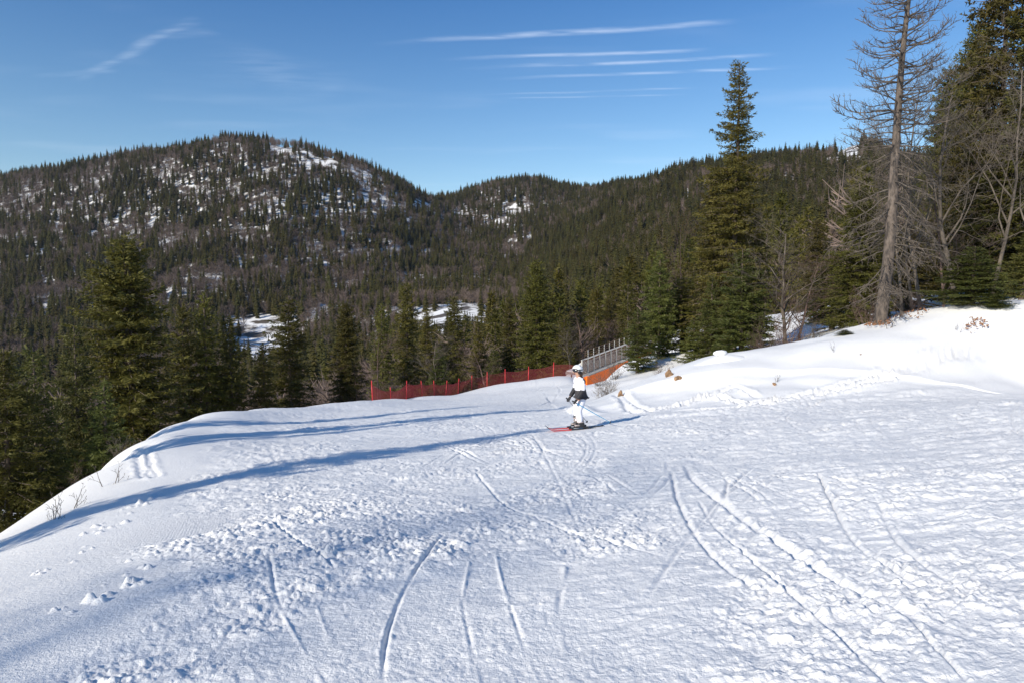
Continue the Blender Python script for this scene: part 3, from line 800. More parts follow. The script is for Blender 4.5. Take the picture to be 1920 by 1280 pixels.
# ---- right of the bridge, behind the bank
G_R = 'conifers behind the snow bank'
place_px('firB', 1196, 580, 46.5, 'light yellow-green young fir beside the bridge railing', .8, 1.2, group=G_R)
place_px('firA', 1236, 470, 50, 'tall fir right behind the light young fir by the bridge', .80, 2.2, group=G_R)
place_px('spruceC', 1283, 520, 52, 'dark fir between the bridge firs and the tall slender spruce', 1.5, 3.0, group=G_R)
place_px('firA', 1390, 468, 39.5, 'full green fir on the bank in front of the tall slender spruce', .95, .9, group=G_R)
place_px('firB', 1334, 520, 41, 'smaller fir at the left foot of the full green fir', .75, 1.7, group=G_R)
place_px('firB', 1302, 600, 42, 'low fir on the bank edge left of the snow-capped stump', .65, 5.7, group=G_R)
def tall_outline(t):
    if t > .70: return .05 + 1.45 * (1 - t)
    if t > .64: return .30
    return .60 + .42 * (1 - t / .64)
K['tall'] = make_conifer_kind('spruce_tree', 11, 20, 2.3, SPRUCE, lvl=tall_outline, droop=.42, leaf=.15, dens=1.25, rough=.36, gap=.42, per=7, r0=.22)
place_px('tall', 1376, 114, 46, 'tall slender spruce rising alone against the sky', 1.0, 2.6, group=G_R)
place_px('spruceD', 1338, 318, 48, 'wide ragged olive spruce left of the tall slender spruce', .62, 1.6, group=G_R)
place_px('spruceB', 1412, 390, 50, 'narrow spruce hugging the right of the tall slender spruce', .62, 4.6, group=G_R)
place_px('spruceB', 1528, 412, 62, 'dark spruce left of the leaning dead tree', .8, 3.6, group=G_R)
place_px('spruceA', 1606, 352, 37, 'olive spruce behind the leaning dead trunk', .62, 2.0, group=G_R)
place_px('spruceB', 1560, 470, 44, 'shorter spruce left of the olive spruce behind the dead trunk', .8, 5.0, group=G_R)
place_px('spruceD', 1700, 420, 46, 'shaded spruce behind the bare trunks right of the dead tree', .9, 5.5, group=G_R)
place_px('spruceD', 1862, -190, 40, 'huge dark spruce reaching past the top right corner', 1.02, 3.3, group=G_R)
place_px('spruceA', 1945, -60, 37, 'huge spruce cut by the right edge of the picture', 1.15, 1.2, group=G_R)
place_px('spruceB', 1790, 210, 45, 'dark spruce on the left flank of the huge corner spruce', .9, 1.0, group=G_R)
place_px('firA', 1822, 462, 27.8, 'spreading young fir on the bank under the huge spruces', .72, 2.4, group=G_R)
place_px('firB', 1925, 430, 30, 'young fir at the right edge of the picture on the bank', .65, 4.4, group=G_R)
place_px('firB', 1868, 545, 27.0, 'tiny fir at the right foot of the spreading young fir', .32, .4, group=G_R)
place_px('firB', 1586, 618, 27.6, 'tiny fir sprig poking out of the bank snow', .24, 3.4, group=G_R)
place_px('spruceA', 1765, 130, 52, 'dark spruce behind the forked pale bare tree', .95, 2.8, group=G_R)
place_px('spruceA', 1815, 40, 50, 'tall dark spruce between the forked bare tree and the corner spruce', 1.0, .5, group=G_R)
place_px('spruceB', 1890, 240, 44, 'dark spruce filling the gap under the corner spruces', 1.1, 2.1, group=G_R)
place_px('spruceB', 1655, 430, 48, 'dark spruce showing behind the lower dead trunk', .9, 4.2, group=G_R)
# ---- trees left of the picture that throw the long shadows over the run
G_S = 'trees left of the view that shade the run'
for i, (sx, sy, back, kind, wide) in enumerate([(1.2, 18.6, 21, 'spruceC', .85), (2.6, 30.0, 26, 'spruceC', .8), (-1.5, 31.5, 24, 'spruceC', .8), (-5.2, 20.8, 17, 'spruceC', .6), (-2.5, 22.5, 22, 'spruceC', .45)]):
    sd = sun_dir(); hz = math.hypot(sd.x, sd.y)
    x, y = sx + sd.x / hz * back, sy + sd.y / hz * back
    top = gz(sx, sy) + back * math.tan(SUN_EL); z = gz(x, y)
    K[kind].place(x, y, top - z, ('spruce left of the view whose shadow tip reaches the skier', 'spruce left of the view shading the far band of snow', 'second spruce left of the view shading the far band of snow',
        'spruce left of the view shading the left shoulder', 'slim spruce left of the view with the faint middle shadow')[i], i * 1.3, wide * K[kind].h / (top - z), z - .05, G_S)

# ---- bare broadleaved trees
def bare_kind(name, seed, h, r0, mat, **kw):
    T = broadleaf(seed, h, r0, **kw)
    th = np.array(T.segs); big = th[:, 6] > .03
    tr = th[big]; br = th[~big]
    V, Q = tubes(tr, 7); me1 = mesh_np(name + '_trunk', V, Q, True)
    V, Q = tubes(br, 3); me2 = mesh_np(name + '_crown', V, Q, True)
    return Kind(name, 'tree', me2, me1, mat, mat, h)
K['bareA'] = bare_kind('bare_tree', 21, 10, .13, BARE, kids=(16, 7, 5, 3), levels=5, spread=.55)
K['bareB'] = bare_kind('bare_tree', 22, 9, .10, BARE, kids=(15, 6, 5, 3), levels=5, spread=.5, first=.3)
K['bareC'] = bare_kind('bare_tree', 23, 8, .08, BARE_RED, kids=(16, 7, 4, 3), levels=5, spread=.5, first=.12)
def shrub_kind(seed, h, mat, n=9, kids=(7, 4, 3)):
    T = broadleaf(seed, h, .018, multi=n, kids=kids, levels=4, spread=.45, first=.15, thin=.004)
    V, Q = tubes(np.array(T.segs), 3); me = mesh_np('bare_shrub', V, Q, True); me.materials.append(mat); return me
SHRUB = shrub_kind(31, 1.4, BARE); SHRUB_R = shrub_kind(32, 1.6, BARE_RED, 11)
STALK = shrub_kind(33, .5, BARE, 3, (3, 2, 2))

G_B = 'bare trees among the conifers on the bank'
for (kind, px, top, d, wide, lab) in [
    ('bareB', 1694, 240, 32, .75, 'bare tree just right of the leaning dead trunk'),
    ('bareA', 1716, 330, 34, .6, 'thin bare tree second right of the leaning dead trunk'),
    ('bareA', 1732, 180, 33, .8, 'pale-stemmed bare tree third right of the leaning dead trunk'),
    ('bareA', 1800, 175, 31, .95, 'forked pale bare tree standing behind the spreading young fir'),
    ('bareB', 1858, 130, 33, 1.0, 'tall bare tree in front of the huge corner spruce'),
    ('bareA', 1908, 210, 30, 1.0, 'bare tree nearest the right edge of the picture'),
    ('bareC', 1765, 330, 35, 1.0, 'reddish bare tree between the pale bare stems'),
    ('bareA', 1480, 436, 39.5, .95, 'bare tree with pale forked limbs right of the full green fir'),
    ('bareC', 1462, 500, 41, 1.2, 'dark reddish bare tree at the right foot of the full green fir'),
    ('bareC', 1502, 490, 42, 1.2, 'dark reddish bare tree near the snowy gap left of the dead tree'),
    ('bareC', 1275, 430, 60, .9, 'bare tree behind the dark bridge firs'),
    ('bareC', 700, 640, 62, 1.3, 'reddish bare tree behind the first red fence posts'),
    ('bareB', 805, 640, 66, 1.0, 'bare tree fanning out behind the middle of the red fence'),
    ('bareC', 675, 690, 53, 1.1, 'low bare tree right of the conical spruce by the fence'),
    ('bareC', 915, 660, 68, 1.2, 'brown bare tree behind the curve of the red fence'),
    ('bareB', 1072, 620, 66, .8, 'pale bare sapling behind the end of the red fence'),
    ('bareC', 1100, 590, 82, 1.3, 'reddish bare tree above the snowy bridge deck'),
    ('bareC', 1125, 610, 90, 1.3, 'second reddish bare tree above the snowy bridge deck'),
    ('bareC', 575, 700, 53, 1.0, 'brown bare tree between the ragged and the conical spruce')]:
    place_px(kind, px, top, d, lab, wide, (px * .37) % 6.28, group=G_B if px > 1200 else 'bare trees behind the run')
# two bare trees behind the photographer's left shoulder: soft shadows in the foreground
for i, (sx, sy, back, kind, wide) in enumerate([(-2.6, 4.4, 26, 'bareA', .7), (-3.4, 3.8, 22, 'bareB', .6), (-2.8, 4.6, 34, 'bareB', .7), (-2.2, 3.4, 20, 'bareA', .6)]):
    sd = sun_dir(); hz = math.hypot(sd.x, sd.y); x, y = sx + sd.x / hz * back, sy + sd.y / hz * back
    top = gz(sx, sy) + back * math.tan(SUN_EL); z = gz(x, y)
    K[kind].place(x, y, top - z, ('first bare', 'second bare', 'third bare', 'fourth bare')[i] + ' tree behind the view with soft shadow on the near snow', i * 2., wide * K[kind].h / (top - z), z, G_S)

def shrub(me, px, py, h, lab, d=None, sc=1.):
    if d is None: x, y = hit(px, py)
    else: x, y = at_px(px, d)
    o = obj('bare_shrub' if h > .5 else 'dry_stalks', me); o.location = (x, y, gz(x, y) - .03); k = h / (1.4 if me is not STALK else .5); o.scale = (k * sc, k * sc, k); o.rotation_euler = (0, 0, px % 6.28)
    return tag(o, lab, 'shrub' if h > .5 else 'stalks', 'leafless shrubs and stalks in the snow')
for a in [(SHRUB, 232, 828, 1.3, 'pale leafless shrub at the edge of the left shoulder', 23.5), (SHRUB_R, 160, 870, 1.2, 'dark leafless shrub below the left shoulder', 21),
          (SHRUB, 1134, 752, 1.2, 'leafless shrub on the snow slope right of the skier', 35), (SHRUB, 1124, 748, 1.0, 'leafless shrub below the orange bridge wall', 42), (SHRUB, 1143, 768, .9, 'low leafless twigs at the foot of the bank behind the skier', 29),
          (SHRUB, 1152, 725, 1.5, 'leafless shrub between the orange wall and the light young fir', 45), (SHRUB_R, 1245, 715, .8, 'small leafless shrub at the brown rock on the bank', 33.2),
          (STALK, 130, 955, .45, 'thin dry stalks standing on the left snow shoulder'), (STALK, 211, 905, .45, 'single dry stalks above the two short ruts on the left'), (STALK, 100, 975, .4, 'bent dry stalks lowest on the left snow shoulder'),
          (STALK, 1455, 713, .35, 'dry stalks halfway up the bank'), (STALK, 1565, 660, .4, 'dry stalks beside the tiny fir sprig'), (STALK, 1668, 612, .5, 'dry twigs at the right of the dead trunk foot'), (STALK, 1795, 620, .35, 'dry grass tuft below the spreading young fir'),
          (SHRUB_R, 1625, 612, 1.3, 'tangled twigs at the left of the dead trunk foot', 29.5), (SHRUB_R, 1700, 585, 1.1, 'brown brush right of the dead trunk', 31), (SHRUB, 1530, 640, 1.0, 'leafless brush on the bank crest left of the tiny fir sprig', 31.5),
          (SHRUB_R, 1475, 655, 1.8, 'dense reddish brush on the bank crest by the bare tree', 36), (SHRUB_R, 1440, 660, 1.6, 'reddish brush right beside the full green fir', 37)]:
    shrub(*a)

# ---- the leaning dead tree
def dead_tree():
    d = 28.5; x, y = at_px(1648, d); z0 = gz(x, y) - .1
    rt = ray(1712, 0); ztop0 = CAM_H + d * rt[2] / rt[1]; lx = rt[0] / rt[1] * d - x       # where the trunk leaves the picture
    h = (ztop0 - z0) * 1.32; 
    T = Tree(77); rg = T.rg
    def axis(t):
        s = t / (1 / 1.32); return np.array([lx * (s ** .9) + .10 * math.sin(t * 7), .25 * math.sin(t * 3), h * t])
    rings = []
    for i in range(40):
        t = i / 39; c = axis(t); c[2] = -.5 + (h + .5) * t; r = .235 * (1 - t) ** 1.05 + .03; r *= 1 + .5 * max(0, 1 - t * 22) ** 2
        a = np.linspace(0, 2 * math.pi, 14, endpoint=False)
        w = 1 + .07 * np.sin(a * 3 + i * .4) + rg.normal(0, .025, 14)
        rings.append(np.stack([c[0] + r * w * np.cos(a), c[1] + r * w * np.sin(a), np.full(14, c[2])], 1))
    root = empty('dead_tree', (x, y, z0), 0, 'tall leaning dead tree with bare grey-brown trunk and drooping twigs', 'tree')
    V, Q = loft(rings); obj('trunk', mesh_np('dead_trunk', V, Q, True), DEADBARK, root)
    def branch(p, dr, L, r, lev, t):
        ns = 7 if lev == 0 else (4 if lev == 1 else 2); pts = [p]
        low = t < .42
        dd = dr
        for i in range(ns):
            f = (i + 1) / ns
            if lev == 0:
                bend = np.array([0, 0, (-.30 if f < .55 else .05) if low else (-.10 if f < .5 else .26)])
            else: bend = np.array([0, 0, -.16 if low else .10])
            dd = norm(dd + bend * (.75 if lev == 0 else .9) + rg.normal(0, .10 + .05 * lev, 3))
            q = pts[-1] + dd * L / ns; T.segs.append((*pts[-1], *q, max(.004, r * (1 - .85 * (f - 1 / ns))), max(.0035, r * (1 - .85 * f)))); pts.append(q)
        if lev >= 2: return
        n = int(L * (6.5 if lev == 0 else 5.0)) + 2
        for k in range(n):
            f = .25 + .75 * rg.random() ** .7; j = min(int(f * ns), ns - 1); q = pts[j] + (pts[j + 1] - pts[j]) * (f * ns - j)
            ax = norm(pts[j + 1] - pts[j]); sd = norm(np.cross(ax, np.array([0, 0, 1.]) + rg.normal(0, .35, 3))) * rg.choice([-1, 1])
            branch(q, norm(ax * .6 + sd * .8 + np.array([0, 0, .15 if not low else -.15])), L * rg.uniform(.14, .34) * (1.2 - f * .5), max(.0065, r * .42), lev + 1, t)
    t = .045
    while t < .99:
        n = rg.integers(2, 5) if t < .38 else rg.integers(4, 7)
        for k in range(n):
            az = rg.uniform(0, 6.28)
            L = ((3.3 if t > .4 else 2.7) * (1 - t) ** .42 * rg.uniform(.55, 1.1)) if t > .12 else 1.6 * rg.uniform(.4, 1.1)
            if .36 < t < .46: L *= .75
            p = axis(t)
            branch(p, norm(np.array([math.cos(az), math.sin(az), .12 if t > .4 else .05])), L, .012 + .011 * L, 0, t)
        t += .0165
    S = np.array(T.segs); V, Q = tubes(S[S[:, 6] > .012], 5); V2, Q2 = tubes(S[S[:, 6] <= .012], 3)
    obj('branches', mesh_np('dead_branches', V, Q, True), DEADTWIG, root)
    o = obj('twigs', mesh_np('dead_twigs', V2, Q2, True), DEADTWIG, root)
dead_tree()

# ------------------------------------------------------------------ the forest on the hills
def far_conifer(seed, h=20., rad=2.5):
    rg = np.random.default_rng(seed); tri = []
    z = h * .08
    while z < h * .97:
        t = z / h; rr = rad * (1 - t) ** .8 * (.7 + .3 * min(1, t * 6)) + .15
        n = 8 if t < .7 else 6; a0 = rg.uniform(0, 6.28)
        for k in range(n):
            az = a0 + 6.283 * k / n + rg.normal(0, .2); L = rr * rg.uniform(.6, 1.25); w = L * rg.uniform(.30, .5)
            rd = np.array([math.cos(az), math.sin(az), 0]); sd = np.array([-rd[1], rd[0], 0]); zz = z + rg.normal(0, .35)
            c = np.array([0, 0, zz + .25 * L]); tip = rd * L + [0, 0, zz - L * .30]
            m1 = rd * L * .55 + sd * w + [0, 0, zz - .28 * L]; m2 = rd * L * .55 - sd * w + [0, 0, zz - .28 * L]
            tri += [np.stack([c, m1, tip]), np.stack([c, tip, m2])]
        z += (.95 - .35 * t) * rg.uniform(.8, 1.2)
    tri.append(np.array([[.15, 0, h * .93], [-.15, .1, h * .93], [0, 0, h]])); tri.append(np.array([[0, .15, h * .93], [.1, -.15, h * .93], [0, 0, h]]))
    V = np.concatenate(tri); tv, tq = tubes(np.array([(0, 0, -1.5, 0, 0, h * .5, .22, .12)]), 4)
    F1 = np.arange(len(V)).reshape(-1, 3)
    me = mesh_np('hillside_conifer', np.concatenate([V, tv]), [F1, tq + len(V)])
    me.materials.append(FARNEEDLE); me.materials.append(BARK)
    mi = np.zeros(len(F1) + len(tq), np.int32); mi[len(F1):] = 1; me.polygons.foreach_set('material_index', mi); return me

def far_bare(seed, h=13.):
    rg = np.random.default_rng(seed); segs = [(0, 0, -1.5, 0, 0, h * .45, .16, .11), (0, 0, h * .45, .2, .1, h * .8, .11, .04)]
    for k in range(34):
        z = h * rg.uniform(.2, .75); az = rg.uniform(0, 6.28); L = h * .30 * rg.uniform(.6, 1.2)
        d = norm(np.array([math.cos(az), math.sin(az), rg.uniform(.5, 1.5)])); p = np.array([0, 0, z]); q = p + d * L
        segs.append((*p, *q, .11, .06))
        for m in range(4):
            d2 = norm(d + rg.normal(0, .5, 3) + [0, 0, .2]); a = p + (q - p) * rg.uniform(.3, 1); segs.append((*a, *(a + d2 * L * rg.uniform(.3, .65)), .07, .03))
    V, Q = tubes(np.array(segs), 3); me = mesh_np('hillside_bare_tree', V, Q, True); me.materials.append(FARBARE); return me

FAR_C = [far_conifer(200 + i, 20, (3.7, 4.2, 3.3, 4.0)[i]) for i in range(4)]
FAR_B = [far_bare(300 + i) for i in range(3)]
def mid_kind(seed, h, rad, **kw):
    T = conifer(seed, h, rad, leaf=.46, dens=1.0, gap=.75, per=6, wood=False, **kw)
    Tv = np.concatenate(T.tri).reshape(-1, 3); tv, tq = trunk_mesh(h, .2, np.random.default_rng(seed), sides=6, rings=5)
    F1 = np.arange(len(Tv)).reshape(-1, 3)
    me = mesh_np('forest_conifer', np.concatenate([Tv, tv]), [F1, tq + len(Tv)]); me.materials.append(SPRUCE); me.materials.append(BARK)
    mi = np.zeros(len(F1) + len(tq), np.int32); mi[len(F1):] = 1; me.polygons.foreach_set('material_index', mi); return me
MID_C = [mid_kind(401, 18, 2.6, droop=.45, prof=.75), mid_kind(402, 18, 2.2, droop=.4, prof=.85), mid_kind(403, 18, 2.9, droop=.5, prof=.7, rough=.42)]

def to_px(x, y, z):
    s = (z - CAM_H) / np.maximum(y, 1e-3)
    v = (s * math.cos(PITCH) + math.sin(PITCH)) / (math.cos(PITCH) - s * math.sin(PITCH))
    depth = y * math.cos(PITCH) - (z - CAM_H) * math.sin(PITCH)
    return 960 + x / np.maximum(depth, 1e-3) * F, 640 - v * F

CLEAR = [  # open snowy ground on the hills: centre (seen in the photograph), half size, strength
    (530, 275, 55, 12, .9), (600, 300, 70, 22, .75), (480, 320, 90, 22, .55), (690, 325, 60, 22, .7), (660, 375, 90, 28, .6), (330, 430, 110, 26, .45), (560, 395, 120, 22, .4),
    (500, 615, 75, 32, 1.), (470, 640, 60, 30, 1.), (490, 655, 90, 55, 1.), (500, 620, 85, 45, 1.), (810, 590, 110, 28, 1.), (840, 600, 90, 32, 1.), (700, 620, 60, 22, .8), (860, 580, 55, 30, 1.), (585, 590, 45, 14, .7), (860, 566, 45, 16, 1.), (790, 583, 90, 12, .95), (700, 598, 60, 12, .8), (550, 560, 60, 10, .5),
    (860, 398, 65, 12, .9), (965, 385, 28, 22, .9), (930, 412, 70, 12, .8), (960, 440, 25, 22, .6), (920, 350, 24, 10, .6), (790, 375, 50, 22, .75), (250, 315, 30, 10, .6), (205, 322, 22, 8, .6),
    (90, 545, 14, 70, .7), (80, 480, 9, 50, .6), (1592, 284, 58, 24, 1.), (1592, 268, 50, 16, 1.), (1480, 330, 45, 16, .8), (1230, 440, 45, 18, .6), (1160, 430, 8, 25, .5), (1300, 410, 30, 14, .5), (1280, 350, 14, 20, .5),
    (1040, 500, 14, 8, .5), (870, 510, 30, 8, .4), (1250, 370, 22, 8, .5), (640, 485, 70, 12, .3), (420, 530, 60, 12, .35), (1520, 570, 22, 40, .9), (130, 620, 30, 12, .5)]

def scatter():
    rg = np.random.default_rng(5); N = 200000
    th = rg.uniform(-R(46), R(46), N); r = np.sqrt(rg.uniform(92 ** 2, 1750 ** 2, N))
    # more candidates nearer by, where each tree shows larger
    N2 = 14000; th = np.concatenate([th, rg.uniform(-R(46), R(46), N2)]); r = np.concatenate([r, np.sqrt(rg.uniform(92 ** 2, 420 ** 2, N2))])
    x, y = r * np.sin(th), r * np.cos(th)
    z = ground_z(x, y)
    px, py = to_px(x, y, z + 8)
    dens = .72 + .50 * (fbm(x / 60, y / 80, 91, 4) - .5) * 2 + .75 * (fbm(x / 19, y / 24, 92, 2) - .5) * 2
    for (cx, cy, sx, sy, k) in CLEAR:
        q = ((px - cx) / sx) ** 2 + ((py - cy) / sy) ** 2
        dens = dens * (1 - min(1., k * 1.15) * np.exp(-np.minimum(q, 30) ** 1.5))
    dens = dens * np.where(px > 1180, np.where(r < 130, .5, 1.), 1.)
    keep = rg.random(len(x)) < dens
    # keep only what can be seen: the tree's top must clear the ground in front of it
    ang = np.clip(((th + R(47)) / R(94) * 300).astype(int), 0, 299)
    A = np.linspace(-R(47), R(47), 300); D = np.exp(np.linspace(math.log(8), math.log(2000), 150))
    Gz = ground_z((D[None] * np.sin(A)[:, None]).ravel(), (D[None] * np.cos(A)[:, None]).ravel()).reshape(300, 150)
    S = np.maximum.accumulate((Gz - CAM_H) / D[None], axis=1)
    di = np.clip(np.searchsorted(D, r) - 2, 0, 149)
    top = (z + 21 - CAM_H) / r
    keep &= top > S[ang, di]
    x, y, z, r, px, py = (a[keep] for a in (x, y, z, r, px, py))
    # thin out trees that stand closer than a crown's width
    cell = 5.0 + r * .0010; key = np.floor(x / cell).astype(np.int64) * 1000003 + np.floor(y / cell).astype(np.int64)
    _, ui = np.unique(key, return_index=True)
    x, y, z, r, px, py = (a[ui] for a in (x, y, z, r, px, py))
    bareness = fbm(x / 40 + 7, y / 55, 95, 3)
    pb = np.where(px < 1000, .48, .32) + 1.5 * (bareness - .5) + .14 * ((py > 520) & (px < 1100))
    bare = rg.random(len(x)) < pb
    inview = (px > -60) & (px < 1980)
    sc = .55 + .75 * rg.beta(2, 2.2, len(x)) + .12 * (r > 500); rot = rg.uniform(0, 6.28, len(x)); vi = rg.integers(0, 12, len(x)); wd = rg.uniform(.85, 1.2, len(x))
    order = np.argsort(r + 1e6 * (~inview))
    done = np.zeros(len(x), bool)
    for isb, cnt in ((False, 300), (True, 300)):
        ids = [i for i in order if bare[i] == isb][:cnt]
        for i in ids:
            done[i] = True
            if isb: me = FAR_B[vi[i] % 3]; s = sc[i] * .95
            else: me = (MID_C[vi[i] % 3] if r[i] < 420 else FAR_C[vi[i] % 4]); s = sc[i] * .95
            o = obj('hillside_bare_tree' if isb else 'forest_conifer', me)
            o.location = (x[i], y[i], z[i] - .2); o.rotation_euler = (0, 0, rot[i]); o.scale = (s * wd[i], s * wd[i], s)
            if isb: tag(o, 'leafless grey-brown tree among the nearer conifers of the far hillside', 'tree', 'nearer leafless trees of the hillside wood')
            else: tag(o, 'conifer in the nearer rows of the wood across the valley', 'tree', 'nearer conifers of the hillside wood')
    for isb, meshes, nm, lab in ((False, FAR_C, 'conifer_forest', 'dark conifer wood covering the far hillsides'), (True, FAR_B, 'leafless_wood', 'grey-brown leafless wood scattered over the far hillsides')):
        sel = np.where((bare == isb) & ~done)[0]
        me = bpy.data.meshes.new(nm); me.vertices.add(len(sel)); me.vertices.foreach_set('co', np.stack([x[sel], y[sel], z[sel] - .2], 1).astype(np.float32).ravel())
        a = me.attributes.new('spin', 'FLOAT_VECTOR', 'POINT'); a.data.foreach_set('vector', np.stack([0 * rot[sel], 0 * rot[sel], rot[sel]], 1).astype(np.float32).ravel())
        a = me.attributes.new('size', 'FLOAT_VECTOR', 'POINT'); a.data.foreach_set('vector', np.stack([sc[sel] * wd[sel], sc[sel] * wd[sel], sc[sel]], 1).astype(np.float32).ravel())
        a = me.attributes.new('pick', 'INT', 'POINT'); a.data.foreach_set('value', (vi[sel] % len(meshes)).astype(np.int32))
        o = obj(nm, me); tag(o, lab, kind='stuff')
        col = bpy.data.collections.new(nm + '_models')
        for k, m in enumerate(meshes): q = bpy.data.objects.new(nm + '_model', m); col.objects.link(q)
        ng = bpy.data.node_groups.new(nm, 'GeometryNodeTree')
        ng.interface.new_socket('Geometry', in_out='INPUT', socket_type='NodeSocketGeometry'); ng.interface.new_socket('Geometry', in_out='OUTPUT', socket_type='NodeSocketGeometry')
        gi, go = ng.nodes.new('NodeGroupInput'), ng.nodes.new('NodeGroupOutput')
        ip = ng.nodes.new('GeometryNodeInstanceOnPoints'); ci = ng.nodes.new('GeometryNodeCollectionInfo')
        ci.inputs['Collection'].default_value = col; ci.inputs['Separate Children'].default_value = True; ci.inputs['Reset Children'].default_value = True
        def attr(n, t): k = ng.nodes.new('GeometryNodeInputNamedAttribute'); k.data_type = t; k.inputs['Name'].default_value = n; return k.outputs[0]
        L = ng.links.new
        L(gi.outputs[0], ip.inputs['Points']); L(ci.outputs[0], ip.inputs['Instance']); ip.inputs['Pick Instance'].default_value = True
        L(attr('pick', 'INT'), ip.inputs['Instance Index'])
        er = ng.nodes.new('FunctionNodeEulerToRotation'); L(attr('spin', 'FLOAT_VECTOR'), er.inputs[0]); L(er.outputs[0], ip.inputs['Rotation'])
        L(attr('size', 'FLOAT_VECTOR'), ip.inputs['Scale']); L(ip.outputs[0], go.inputs[0])
        md = o.modifiers.new('scatter', 'NODES'); md.node_group = ng
        print('FOREST', nm, len(sel))
scatter()

# ------------------------------------------------------------------ red safety-net fence
RED = plain('red_plastic_post', (.55, .04, .045), .4)
NETRED = plain('dark_red_net', (.19, .022, .03), .7)
def fence():
    spec = [(696, 46, 747), (731, 49, 745), (761, 52, 744), (790, 54.5, 744), (813, 56.5, 742), (836, 58.5, 741), (859, 60.5, 738), (884, 62, 731), (913, 63, 724), (947, 64, 718), (991, 63.5, 715), (1038, 62, 712), (1087, 60.3, 704)]
    B = []
    for px, d, py in spec:
        x, y = at_px(px, d); B.append(Vector((x, y, gz(x, y))))
    root = empty('safety_net_fence', B[0], 0, 'long red safety-net fence on red posts along the far edge of the run', 'fence')
    rg = random.Random(3); tops = []
    for i, b in enumerate(B):
        tilt = Vector((rg.uniform(-.07, .07), rg.uniform(-.04, .04), 0)); o = b - B[0]
        bm = bmesh.new(); r0 = .036
        bmesh.ops.create_cone(bm, cap_ends=True, segments=10, radius1=r0, radius2=r0 * .9, depth=1.75)
        bmesh.ops.create_uvsphere(bm, u_segments=8, v_segments=5, radius=r0, matrix=Matrix.Translation((0, 0, .875)))
        p = bm_obj('post', bm, RED, root, True); p.location = o + Vector((0, 0, .47)); p.rotation_euler = (tilt.y, tilt.x, 0)
        tops.append((o, tilt))
    for i in range(len(B) - 1):
        (a, ta), (b, tb) = tops[i], tops[i + 1]; L = (b - a).length; nx = max(4, int(L / .055)); H = 1.02; nz = int(H / .055)
        ts = np.linspace(0, 1, nx + 1); hs = np.linspace(0, 1, nz + 1)
        sag = .09 + .06 * rg.random()
        gzs = ground_z(B[0].x + a.x + (b.x - a.x) * ts, B[0].y + a.y + (b.y - a.y) * ts) - B[0].z
        def pt(t, h, g):
            top = 1.12 - sag * 4 * t * (1 - t); z = g + .02 + h * (top - .02)
            k = ta * (1 - t) + tb * t
            nrm = Vector((-(b - a).y, (b - a).x, 0)).normalized()
            bow = .10 * math.sin(math.pi * t) * math.sin(math.pi * h)
            return (a.x + (b.x - a.x) * t + k.x * (z - g) + nrm.x * bow, a.y + (b.y - a.y) * t + nrm.y * bow, z)
        segs = []; w = .0075
        grid = [[pt(t, h, g) for h in hs] for t, g in zip(ts, gzs)]
        for u in range(nx + 1):
            for v in range(0, nz, 3): segs.append((*grid[u][v], *grid[u][min(v + 3, nz)], w, w))
        st = max(1, nx // 8)
        for v in range(nz + 1):
            ww = w * (1.7 if v in (0, nz) else 1)
            for u in range(0, nx, st): segs.append((*grid[u][v], *grid[min(u + st, nx)][v], ww, ww))
        V, Q = tubes(np.array(segs), 3); obj('net_panel', mesh_np('net_panel', V, Q), NETRED, root)
fence()

